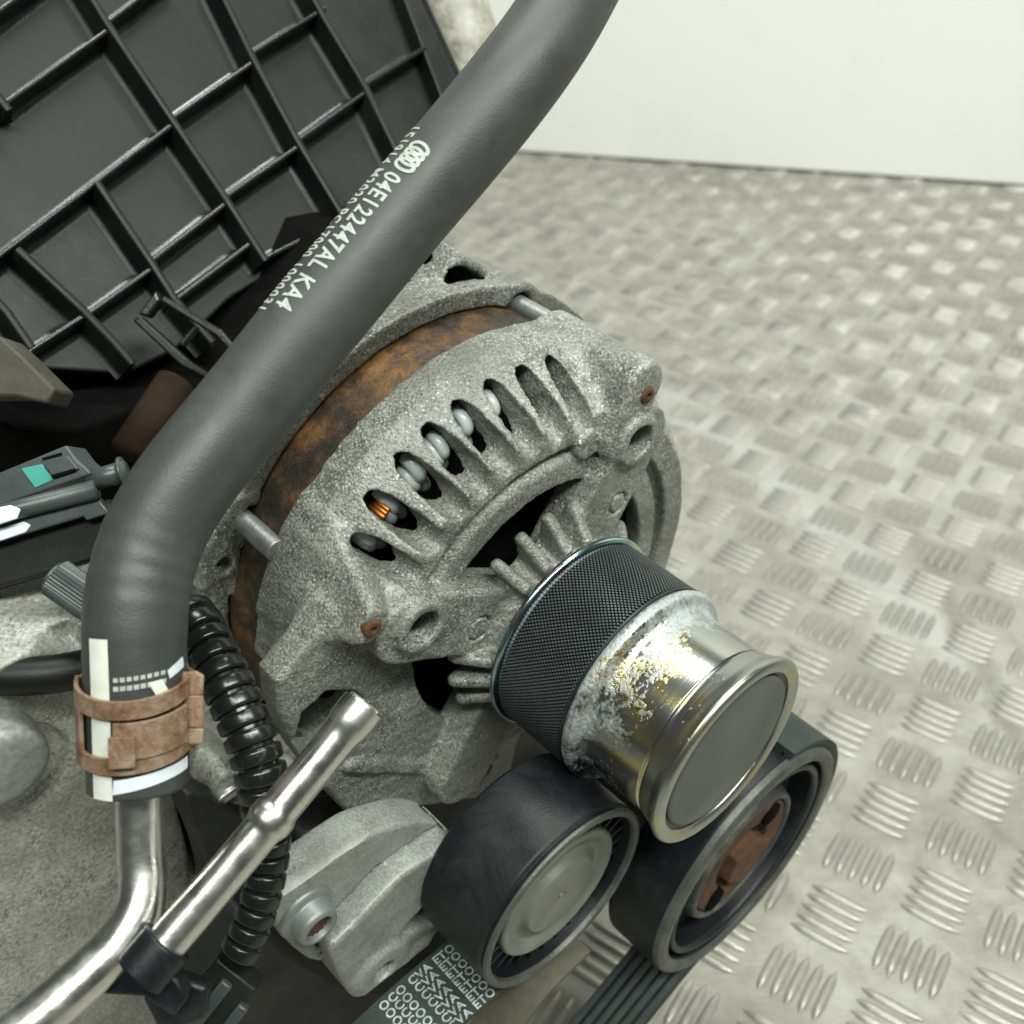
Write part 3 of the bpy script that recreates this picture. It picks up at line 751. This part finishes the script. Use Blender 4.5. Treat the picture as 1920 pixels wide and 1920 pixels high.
def hose_pt(s, phi, lift=.00012):       # phi: degrees round the hose, 0 faces the camera side, + to image right
    c = np.stack([np.interp(s, hs, hp[:, k]) for k in range(3)], -1)
    t = np.stack([np.interp(s, hs, hT[:, k]) for k in range(3)], -1); t /= np.linalg.norm(t, axis=-1, keepdims=True)
    r_ = np.interp(s, hs, rad)
    a = CAM - c; a -= np.sum(a * t, -1, keepdims=True) * t; a /= np.linalg.norm(a, axis=-1, keepdims=True)
    b = np.cross(t, a)                   # image right when t points down the picture
    ph = np.radians(phi)
    return c + (a * np.cos(ph)[..., None] + b * np.sin(ph)[..., None]) * (r_ + lift)[..., None]
sgn = 1.0
tst = hose_pt(np.array([hs[100]]), np.array([40.]))
if project(tst)[0, 0] < project(hose_pt(np.array([hs[100]]), np.array([-40.])))[0, 0]: sgn = -1.0
def s_at(x, y):
    i = np.argmin((pxs[:, 0] - x) ** 2 + (pxs[:, 1] - y) ** 2); return hs[i]
s0, s1 = s_at(822, 312), s_at(568, 622)
def hose_text(txt, sa, sb, ph0, ph1, name, extra):
    tv, tf = text_mesh(txt, 1.0, extra)
    x = (tv[:, 0] - tv[:, 0].min()) / np.ptp(tv[:, 0]); y = (tv[:, 1] - tv[:, 1].min()) / np.ptp(tv[:, 1])
    mesh_obj(name, (hose_pt(sa + (sb - sa) * x, sgn * (ph0 + (ph1 - ph0) * y)), tf), M['print_white'], hose, smooth=False)
sr = s0 + (s1 - s0) * .215
hose_text('04E122447AL KA4', sr, s1, -53, -27, 'part_number', .022)
hose_text('151914 M2020 PC17000 1000031', s0 - .002, s1 + .002, -88, -60, 'date_code', .022)
rc = np.linspace(s0 + .0008, sr - .0012, 5)
rw = (rc[-1] - rc[0]) / 2.4
for k in range(4):
    cs = rc[0] + rw * .5 + k * (rc[-1] - rc[0] - rw) / 3
    th = np.linspace(0, 2 * math.pi, 40, endpoint=False)
    v = []
    for q in (1.0, .66):
        v.append(hose_pt(cs + rw * .5 * q * np.cos(th) * (1 if q == 1 else .85), sgn * (-38 + 16 * q * np.sin(th)), .00013 + .00002 * k))
    v = np.vstack(v); f = [[i, (i + 1) % 40, 40 + (i + 1) % 40, 40 + i] for i in range(40)]
    mesh_obj('ring_emblem', (v, f), M['print_white'], hose, smooth=False)
def hose_patch(name, corners, mat, n=10, m=8, lift=.00016):   # painted mark between (px x, px y-row) corner columns
    v = []; f = []
    for i in range(n):
        for j in range(m):
            a, b = i / (n - 1), j / (m - 1)
            y = (1 - a) * corners[0][1] + a * corners[1][1]
            xl = (1 - a) * corners[0][0] + a * corners[1][0]; xr = (1 - a) * corners[3][0] + a * corners[2][0]
            yl = (1 - a) * corners[0][1] + a * corners[1][1]; yr = (1 - a) * corners[3][1] + a * corners[2][1]
            x = (1 - b) * xl + b * xr; y = (1 - b) * yl + b * yr
            i0 = np.argmin(np.abs(pxs[LO:, 1] - y)) + LO
            s = float(np.interp(y, pxs[LO:, 1], hs[LO:])); hw = rad[i0] / pxs[i0, 2] * F_PX
            ph = math.degrees(math.asin(max(-.98, min(.98, (x - pxs[i0, 0]) / hw))))
            v.append(hose_pt(np.array([s]), np.array([sgn * ph]), lift)[0])
    for i in range(n - 1):
        for j in range(m - 1): f.append([i * m + j, (i + 1) * m + j, (i + 1) * m + j + 1, i * m + j + 1])
    return mesh_obj(name, (v, f), mat, hose)
hose_patch('paint_stripe', [(176, 1190), (184, 1478), (216, 1480), (207, 1190)], M['paint_white'], 16, 6)
hose_patch('paint_stripe', [(275, 1258), (290, 1285), (312, 1283), (298, 1255)], M['paint_white'], 5, 4, .0003)
hose_patch('paint_stripe', [(218, 1434), (216, 1460), (344, 1436), (344, 1414)], M['paint_blue'], 8, 24, .0003)
hose_patch('paint_stripe', [(308, 1243), (312, 1258), (338, 1246), (336, 1226)], M['paint_blue'], 4, 4)
for k in range(8):
    x = 216 + k * 11.5
    hose_patch('small_print', [(x, 1248 - k * .9), (x, 1255 - k * .9), (x + 8, 1254.4 - k * .9), (x + 8, 1247.4 - k * .9)], M['print_white'], 2, 3)
    hose_patch('small_print', [(x, 1262 - k * .9), (x, 1270 - k * .9), (x + 9, 1269.4 - k * .9), (x + 9, 1261.4 - k * .9)], M['print_white'], 2, 3)

# hose clamp: rusty spring band
cl = thing('hose_clamp', 'rusty brown spring band clamp squeezed round the hose end', 'clamp', PX(260, 1430, .23))
def strap(name, y0, y1, x0, x1, lift=.0007, thick=.0009, dy=0, mat='rust_clamp', n=22, wrap=False, bow=0):
    v = []
    for i in range(n):
        a = i / (n - 1)
        for (yy, lf) in ((y0, lift), (y1, lift), (y1, lift + thick), (y0, lift + thick)):
            y = yy + dy * a + bow * (1 - (2 * a - 1) ** 2)
            i0 = np.argmin(np.abs(pxs[LO:, 1] - y)) + LO
            if wrap: ph = x0 + (x1 - x0) * a
            else: ph = math.degrees(math.asin(max(-1, min(1, (x0 + (x1 - x0) * a - pxs[i0, 0]) / (rad[i0] / pxs[i0, 2] * F_PX)))))
            si = np.interp(y, pxs[LO:, 1], hs[LO:])
            v.append(hose_pt(np.array([si]), np.array([sgn * ph]), lf)[0])
    f = [[i * 4 + j, (i + 1) * 4 + j, (i + 1) * 4 + (j + 1) % 4, i * 4 + (j + 1) % 4] for i in range(n - 1) for j in range(4)]
    f += [[0, 1, 2, 3], [(n - 1) * 4 + q for q in (3, 2, 1, 0)]]
    return mesh_obj(name, (v, [q[::-1] for q in f]), M[mat], cl, bevel=.00015, flat_angle=40)
strap('upper_band', 1262, 1296, -100, 62, wrap=True, bow=22, dy=0)
strap('lower_band', 1372, 1404, -100, 62, wrap=True, bow=22, dy=-8)
strap('back_band', 1268, 1404, 62, 260, wrap=True, n=30)
strap('tongue', 1322, 1392, -22, 52, wrap=True, bow=4, lift=.0012, dy=-14)
strap('tongue_lug', 1345, 1404, -24, -2, wrap=True, lift=.0022, dy=-2, thick=.0012)
strap('side_band', 1290, 1390, -100, -66, wrap=True, bow=0)
# squared ear standing off the hose on the right
ec = PX(350, 1335, .2265); eb = np.array([R, U, -D])
def slab(name, pts, z0, z1, O, B, mat, parent, bev=.0004):
    return mesh_obj(name, prism(pts, z0, z1, O, B), mat, parent, smooth=True, bevel=bev, flat_angle=35)
slab('ear', [(-5.5, 3.4), (3.4, 3.4), (3.6, 7.6), (1.8, 8.6), (-5.5, 7.4)], -.6, .5, ec, eb, M['rust_clamp'], cl)
slab('ear', [(-5.5, -7.2), (3.4, -6.6), (3.5, -3.2), (-5.5, -3.4)], -.6, .5, ec, eb, M['rust_clamp'], cl)
slab('ear', [(-.6, -3.3), (3.5, -3.3), (3.5, 3.5), (-.6, 3.5)], -.55, .55, ec, eb, M['rust_clamp'], cl)

# ------------------------------------------------------------------ steel coolant pipes
def pipe_thing(name, label, pts, r, bumps=(), per=14, mat='steel', cap=True):
    P = catmull([PX(*p) for p in pts], per)
    L = np.r_[0, np.cumsum(np.linalg.norm(np.diff(P, axis=0), axis=1))]
    s = np.linspace(0, L[-1], int(L[-1] / .0006))
    P = np.stack([np.interp(s, L, P[:, k]) for k in range(3)], -1)
    rr = np.full(len(s), r)
    for (x, y, amp, w) in bumps:
        q = project(P); i = np.argmin((q[:, 0] - x) ** 2 + (q[:, 1] - y) ** 2)
        rr += amp * np.exp(-((s - s[i]) / w) ** 4)
    t = thing(name, label, 'pipe', P[len(P) // 2])
    o = mesh_obj('tube', tube(P, rr, 40, cap), M[mat], t)
    return t, P, rr
pA, PA, _ = pipe_thing('coolant_pipe', 'bent bright steel pipe leaving the clamped hose end downwards', [(261, 1440, .231), (262, 1520, .231), (265, 1600, .231), (268, 1660, .230), (258, 1715, .228), (215, 1778, .225), (130, 1858, .220), (20, 1950, .214), (-80, 2030, .209)], .00495)
pB, PB, _ = pipe_thing('coolant_pipe', 'straight bright steel pipe with an open beaded end in the foreground', [(683, 1322, .236), (655, 1357, .235), (600, 1425, .233), (500, 1545, .229), (400, 1665, .2255), (290, 1795, .2213), (262, 1828, .2203)], .0042, [(668, 1340, .00075, .0042), (512, 1533, .0007, .0021)], cap=False)
# open mouth of the second pipe
tB = PB[0] - PB[4]; tB /= np.linalg.norm(tB)
aB = np.cross(tB, (0, 0, 1)); aB /= np.linalg.norm(aB); bB = np.cross(tB, aB)
th = np.linspace(0, 2 * math.pi, 40, endpoint=False); vv = []
for (r_, z_) in ((.00422, -.0001), (.0040, .0007), (.0036, .0009), (.0032, .0004), (.0030, -.003), (.0030, -.012)):
    vv.append(PB[0] + tB * z_ + r_ * (np.cos(th)[:, None] * aB + np.sin(th)[:, None] * bB))
f = [[i * 40 + j, i * 40 + (j + 1) % 40, (i + 1) * 40 + (j + 1) % 40, (i + 1) * 40 + j] for i in range(5) for j in range(40)]
mesh_obj('lip', (np.vstack(vv), f + [[5 * 40 + j for j in range(40)]]), M['steel'], pB)
clip = thing('pipe_clip', 'black rubber clip holding the two steel pipes together', 'clip', PX(290, 1860, .226))
q = project(PB); i0 = np.argmin((q[:, 0] - 312) ** 2 + (q[:, 1] - 1768) ** 2); i1 = np.argmin((q[:, 0] - 250) ** 2 + (q[:, 1] - 1840) ** 2)
Pc = PB[min(i0, i1):max(i0, i1) + 1]
mesh_obj('sleeve', tube(Pc, .0056, 32), M['pulley_black'], clip)
slab('web', [(-13, -3), (0, -3.8), (6, -8), (9, -4), (7, 0), (0, 3.4), (-11, 4)], -3, 2.0, PX(275, 1828, .2255), np.array([R, U, -D]), M['pulley_black'], clip, .0008)
slab('foot', [(-2, -8), (7, -5), (8, 2), (0, 5), (-6, 0)], -5, 0, PX(318, 1870, .229), np.array([R, U, -D]), M['pulley_black'], clip, .0012)

# ------------------------------------------------------------------ corrugated conduit
def conduit():
    pts = [(352, 1150, .262), (378, 1185, .258), (420, 1270, .253), (460, 1360, .250), (487, 1440, .249), (498, 1520, .250), (503, 1600, .252), (490, 1680, .252), (462, 1760, .252), (440, 1800, .252)]
    P = catmull([PX(*p) for p in pts], 12)
    L = np.r_[0, np.cumsum(np.linalg.norm(np.diff(P, axis=0), axis=1))]
    pitch = .0042; k = int(L[-1] / pitch); prof = [(0, .0047), (.05, .0047), (.10, .0056), (.15, .00595), (.25, .00605), (.70, .00605), (.80, .00595), (.85, .0056), (.90, .0047), (.95, .0047)]
    s = np.array([(i + a) * pitch for i in range(k) for a, _ in prof]); r = np.array([b for i in range(k) for _, b in prof])
    Q = np.stack([np.interp(s, L, P[:, j]) for j in range(3)], -1)
    Ps = catmull([PX(*p) for p in pts], 12)
    r = r * np.interp(s / L[-1], [0, .5, .75, 1], [1., 1.0, .8, .74])
    return tube(Q, r, 28)
con = thing('wiring_conduit', 'black corrugated wiring conduit between hose and alternator', 'conduit', PX(440, 1800, .252))
mesh_obj('corrugated_tube', conduit(), M['black_gloss'], con, flat_angle=50)
plug = PX(420, 1850, .252)
cb = np.array([R * .86 + U * .5, -R * .5 + U * .86, -D]); cb[1] = np.cross(cb[2], cb[0])
slab('plug_body', [(-16, -6), (4, -6.5), (4, 5.5), (-16, 6)], -9, 0, plug, np.array([R * .62 + U * .78, -R * .78 + U * .62, -D]), M['black_plastic'], con, .0006)
slab('plug_rail', [(-16, -1.5), (2, -1.5), (2, 1.5), (-16, 1.5)], 0.1, 2.4, plug, np.array([R * .62 + U * .78, -R * .78 + U * .62, -D]), M['grey_plastic'], con, .0005)
slab('plug_rail', [(-16, -7.6), (0, -7.6), (0, -5.0), (-16, -5.0)], -1, 2.0, plug, np.array([R * .62 + U * .78, -R * .78 + U * .62, -D]), M['grey_plastic'], con, .0005)

# ------------------------------------------------------------------ engine block
blk = thing('engine_block', 'grey sand cast engine block at lower left under the pipes', 'engine', eng((-150, -190, -180)))
def block():
    lo, hi = (-205, -190, -235), (30, 30, -96)
    g = Field(lo, hi, 1.1)
    face = g.poly(loc([(-160, 1125), (60, 1122), (160, 1150), (330, 1195), (352, 1300), (400, 1460), (405, 1545), (470, 1560), (560, 1585), (640, 1620), (640, 1700)], -118).tolist() + [(-10, -188), (-202, -188)])
    b = g.ext(face, -232, -118, 6)
    # recess ring round the plug, raised pad, bore
    c = loc([(5, 1445)], -116)[0]
    b = smax(b, -g.ext(g.seg(c + (1, -5), c + (2, -5), 14.5), -122.5, -100, 1), 2.5)
    pad = g.poly(smooth_poly(loc([(405, 1520), (400, 1470), (425, 1440), (470, 1450), (480, 1520), (440, 1548)], -108)))
    b = smin(b, g.ext(pad, -130, -106, 1.5), 2)
    # diagonal gap beside the pipe
    b = smax(b, -g.ext(g.poly(loc([(338, 1478), (372, 1500), (400, 1560), (440, 1640), (362, 1660)], -117)), -170, -90), 2)
    b = smax(b, -g.ext(g.poly(loc([(-100, 1160), (150, 1180), (152, 1215), (-100, 1205)], -118)), -124, -100), 6)
    b = b + g.noise(.4, 30, 21) + g.noise(.15, 9, 22)
    return g.mesh(b)
mesh_obj('casting', block(), M['cast_block'], blk)
c = loc([(5, 1440)], -110)[0]
mesh_obj('core_plug', lathe(rprof([(0, -107.5), (9, -107.8), (11.2, -109), (11.6, -112), (11.6, -124), (0, -124)], 1.2), c, 64), m_cast('plug_face', lo=(.24, .24, .22), mid=(.32, .33, .31), hi=(.40, .41, .39), grain=500, bump=.25, speck=.05), blk)
c = loc([(440, 1510)], -104)[0]
mesh_obj('locating_ring', lathe(rprof([(4.6, -108), (4.6, -103.6), (5.0, -103), (7.6, -103), (8.2, -103.8), (8.2, -108)], .5), c, 48), M['steel_dull'], blk)
# dark bracket; plates extended to darken gaps between block, alternator and tensioner
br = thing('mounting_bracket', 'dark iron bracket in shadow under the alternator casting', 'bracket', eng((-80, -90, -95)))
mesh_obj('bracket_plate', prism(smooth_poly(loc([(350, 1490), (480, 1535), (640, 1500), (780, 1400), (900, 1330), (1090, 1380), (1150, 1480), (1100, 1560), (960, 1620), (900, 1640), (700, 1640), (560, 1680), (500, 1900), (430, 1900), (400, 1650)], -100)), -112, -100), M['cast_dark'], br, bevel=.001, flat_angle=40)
mesh_obj('dark_gap_filler', prism(smooth_poly(loc([(470, 1760), (560, 1800), (660, 1850), (760, 1850), (850, 1790), (930, 1760), (900, 1900), (780, 2050), (430, 2050)], -72)), -100, -72), M['cast_dark'], br, bevel=.002, flat_angle=40)  # dark piece added to fill the gap behind the arm
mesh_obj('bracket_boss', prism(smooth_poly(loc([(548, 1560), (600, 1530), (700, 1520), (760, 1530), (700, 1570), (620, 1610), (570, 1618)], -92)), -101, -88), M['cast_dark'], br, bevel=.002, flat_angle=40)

# lower dark pipe beside the block
bt = thing('rubber_tube', 'short black tube lying on the block left of the hose', 'tube', PX(60, 1290, .262))
mesh_obj('tube_wall', tube(catmull([PX(*p) for p in [(-80, 1262, .262), (20, 1268, .262), (100, 1264, .264), (170, 1250, .268), (240, 1225, .274)]], 8), .0047, 24), M['black_plastic'], bt)
pg = thing('ribbed_plug', 'small ridged grey plastic plug half hidden behind the hose', 'plug', PX(140, 1110, .262))
axp = PX(170, 1130, .262) - PX(105, 1085, .262); axp /= np.linalg.norm(axp)
a_ = np.cross(axp, D); a_ /= np.linalg.norm(a_); b_ = np.cross(axp, a_)
rk = []
for i in range(72):
    t = 2 * math.pi * i / 72; rk.append((4.6 + (.28 if i % 2 else 0)) * np.array([math.cos(t), math.sin(t)]))
slab('ridged_body', rk, 0, 13, PX(105, 1083, .262), np.array([a_, np.cross(axp, a_), axp]), M['grey_plastic'], pg, 0)
slab('end_face', [3.8 * np.array([math.cos(t), math.sin(t)]) for t in np.linspace(0, 2 * math.pi, 40, endpoint=False)], -1.2, 0, PX(105, 1083, .262), np.array([a_, np.cross(axp, a_), axp]), M['grey_plastic'], pg, .0004)

# ------------------------------------------------------------------ intake manifold (ribbed black panel)
MN = (N + V) / math.sqrt(2)
MO = PX(423, 367, .37)
def mp(x, y, lift=0.): return hit([(x, y)], MO, MN)[0] + MN * lift
man = thing('intake_manifold', 'black plastic intake manifold with a grid of stiffening ribs', 'manifold', mp(250, 500) - np.array([0, 0, .1]))
e1m = W; e2m = (N - V) / math.sqrt(2); MB = np.array([e1m, e2m, np.cross(e1m, e2m)])
if MB[2] @ MN < 0: MB = np.array([e1m, -e2m, MN])
def m2(px, lift=0.): 
    q = (hit([px], MO + MN * lift, MN)[0] - MO) * 1000; return (q @ MB[0], q @ MB[1])
RH = 9.5
panel = [m2(p, -RH * .001) for p in [(-260, -260), (690, -260), (762, -30), (880, 170), (880, 330), (700, 425), (520, 505), (430, 560), (330, 655), (240, 700), (60, 690), (-260, 580)]]
mesh_obj('panel', prism(panel, -RH - 30, -RH, MO, MB), M['black_plastic'], man, smooth=False, bevel=.001)
def rib(a, b, w=2.6, h0=-RH - .5, h1=0., name='rib', bev=.0005, mat='black_plastic'):
    a, b = np.array(m2(a)), np.array(m2(b)); d = (b - a) / np.linalg.norm(b - a); s = np.array([-d[1], d[0]]) * w / 2
    hw = w / 2; d0 = h0; s = s / hw
    half = [(hw + 2.4, d0 + .5), (hw + 1.2, d0 + .75), (hw + .55, d0 + 1.3), (hw + .25, d0 + 2.2), (hw * .8, h1 - 1.0), (hw * .72, h1 - .45), (hw * .4, h1 - .08)]
    prof = half + [(-x, z) for x, z in half[::-1]]
    v = []
    for p in (a, b):
        for x, z in prof: v.append(MO + (np.r_[p + s * x, z] * .001) @ MB)
    k = len(prof)
    f = [[i, i + 1, k + i + 1, k + i] for i in range(k - 1)] + [list(range(k))[::-1], list(range(k, 2 * k))]
    return mesh_obj(name, (v, f), M[mat], man, smooth=True, flat_angle=50)
# long ribs running down to the right
LONG = [[(128, -80), (205, 45), (328, 227), (423, 367), (500, 487)],
        [(395, -60), (477, 108), (563, 267), (655, 420), (690, 470)],
        [(560, -60), (613, 37), (687, 160), (750, 290), (790, 360)],
        [(183, 340), (287, 493), (330, 560), (400, 640)],
        [(33, 465), (157, 580), (215, 640), (250, 680)],
        [(-120, 30), (18, 205)], [(-140, 420), (15, 585), (60, 650)]]
for L in LONG:
    for a, b in zip(L[:-1], L[1:]): rib(a, b, 3.4)
CROSS = [[(15, 185), (205, 50)], [(205, 35), (330, -60)], [(-90, 80), (128, -80)],
         [(-60, 520), (328, 227)], [(328, 215), (477, 112)], [(470, 97), (613, 10)],
         [(287, 485), (423, 380)], [(423, 367), (563, 270)], [(563, 258), (687, 170)], [(687, 155), (800, 85)],
         [(157, 592), (287, 500)], [(40, 665), (157, 590)], [(-60, 200), (18, 190)], [(330, 560), (470, 455)], [(500, 480), (600, 430)]]
for a, b in CROSS: rib(a, b, 2.2, -RH - .5, -1.2, mat='rib_gloss')
# edge flange on the right and sealing edge
fl_ = [m2(p) for p in [(742, -60), (770, -60), (868, 160), (878, 300), (850, 300), (836, 190)]]
mesh_obj('edge_flange', prism(fl_, -RH - 26, -2.0, MO, MB), M['black_plastic'], man, smooth=False, bevel=.0008)
fl2 = [m2(p) for p in [(775, -60), (790, -60), (886, 150), (892, 280), (880, 280), (870, 158)]]
mesh_obj('sealing_edge', prism(fl2, -RH - 20, -4.5, MO, MB), M['black_gloss'], man, smooth=False, bevel=.0006)
# moulded latch loop under the panel
lo_ = PX(335, 610, .335); lb = np.array([R * .80 - U * .6, R * .6 + U * .80, -D])
lat = mesh_obj('latch_loop', join([prism([(-9, 4.6), (11, 6.8), (21, 4.6), (21, 2.6), (11, 4.2), (-9, 2.6)], -5, 1, lo_, lb),
     prism([(-11, -4.6), (9, -6.6), (19, -5.8), (19, -7.6), (8, -9.4), (-12, -7.2)], -5, 1, lo_, lb),
     prism([(-12, -4.7), (-9.1, -3.5), (-9.1, 2.5), (-12, 4.4)], -5, .4, lo_, lb),
     prism([(2.5, -4.4), (4.4, -4.6), (4.6, 3.2), (3.0, 2.6)], -5, -1.4, lo_, lb)]), M['black_gloss'], man, smooth=False, bevel=.0007)
mesh_obj('dark_filler', prism(loc([(-160, 800), (150, 800), (420, 700), (640, 470), (760, 440), (800, 500), (560, 800), (420, 1000), (330, 1110), (150, 1120), (-160, 1120)], -200), -250, -200), M['hole_shade'], man, smooth=False, bevel=.002)  # black block added to make the region under the panel dark

cre = thing('cylinder_head_cover', 'blurred cream casting behind the right edge of the black manifold', 'casting', PX(850, 100, .50))
cp_ = [PX(*p) for p in [(800, -120, .47), (835, -20, .47), (868, 70, .47), (880, 150, .47), (870, 240, .47)]]
mesh_obj('cover', tube(catmull(cp_, 8), np.interp(np.linspace(0, 1, 33), [0, .6, 1], [.017, .0145, .008]), 32), M['cream'], cre)
ol = thing('plastic_bracket', 'olive grey bracket end at the left edge below the manifold', 'bracket', PX(20, 690, .30))
mesh_obj('bracket_arm', prism([(-12, 3), (0, 1.5), (6, -4), (15, -13), (13, -17), (4, -15), (-12, -15)], -14, 0, PX(0, 640, .30), np.array([R, U, -D])), M['olive'], ol, bevel=.0008, flat_angle=40)
bw = thing('brown_pipe', 'dull brown pipe in the shadow behind the hose', 'pipe', PX(275, 830, .32))
mesh_obj('pipe_wall', tube([PX(245, 850, .322), PX(330, 720, .335)], .0062, 24), M['brown'], bw)

# ------------------------------------------------------------------ electrical connector
ecn = thing('electrical_connector', 'black electrical connector with green lock and white paint dabs', 'connector', PX(90, 1010, .262))
EB = np.array([R * .956 + U * .292, -R * .292 + U * .956, -D])
EO = PX(92, 905, .262)
slab('housing', [(-32, -2.2), (-12.8, -1.9), (10.3, -1.0), (9.5, 1.0), (8.0, 3.2), (6.5, 7.4), (-10.5, 5.8), (-32, 4.5)], -12, 0, EO, EB, M['grey_plastic'], ecn, .0005)
slab('green_lock', [(-5.4, 5.2), (-.3, 4.7), (1.3, .3), (-3.5, -.3)], -.5, .3, EO, EB, M['green'], ecn, .0002)
slab('latch_tab', [(.3, 4.3), (6.5, 4.7), (8.0, .9), (1.4, 1.3)], -.4, .9, EO, EB, M['grey_plastic'], ecn, .0003)
for a in ([(.2, 5.5), (5.0, 5.4), (5.0, 6.0), (.2, 6.1)], [(1.4, .7), (7.2, .8), (7.2, 1.4), (1.4, 1.4)]):
    slab('latch_slot_shade', a, -.3, .95 if a[0][1] < 2 else .3, EO, EB, M['hole_shade'], ecn, 0)  # solid black strip, the slot's shade given as colour
mesh_obj('rail', tube([EO + (np.array([x, y, -1.2]) * .001) @ EB for x, y in ((-34, -2.6), (10.0, -4.6))], .0024, 24), M['grey_plastic'], ecn)
mesh_obj('sleeve', tube([EO + (np.array([x, -2.2, -3.0]) * .001) @ EB for x in (8.2, 17.6)], .0026, 28), M['grey_plastic'], ecn)
mesh_obj('collar', tube([EO + (np.array([x, -2.2, -3.0]) * .001) @ EB for x in (16.4, 17.0)], .0037, 28), M['grey_plastic'], ecn)
slab('lower_rail', [(-32, -9.6), (4.7, -9.9), (5.1, -11.1), (10.9, -10.9), (9.3, -6.4), (-32, -5.4)], -5, -2.0, EO, EB, M['grey_plastic'], ecn, .0004)
slab('lower_shell', [(-32, -20), (9, -20.5), (12, -14), (10.5, -7), (-32, -7)], -14, -5.2, EO, EB, M['black_plastic'], ecn, .0008)
slab('paint_dab', [(-24, -1.2), (-9.8, -2.6), (-7.8, -4.2), (-9.2, -6.2), (-24, -6.2)], .9, 1.5, EO, EB, M['paint_blue'], ecn, .0003)
slab('paint_dab', [(-24, -9.6), (-14.8, -9.7), (-9.4, -9.5), (-7.8, -8.2), (-9.2, -6.9), (-24, -6.4)], -2.0, -1.5, EO, EB, M['paint_blue'], ecn, .0003)
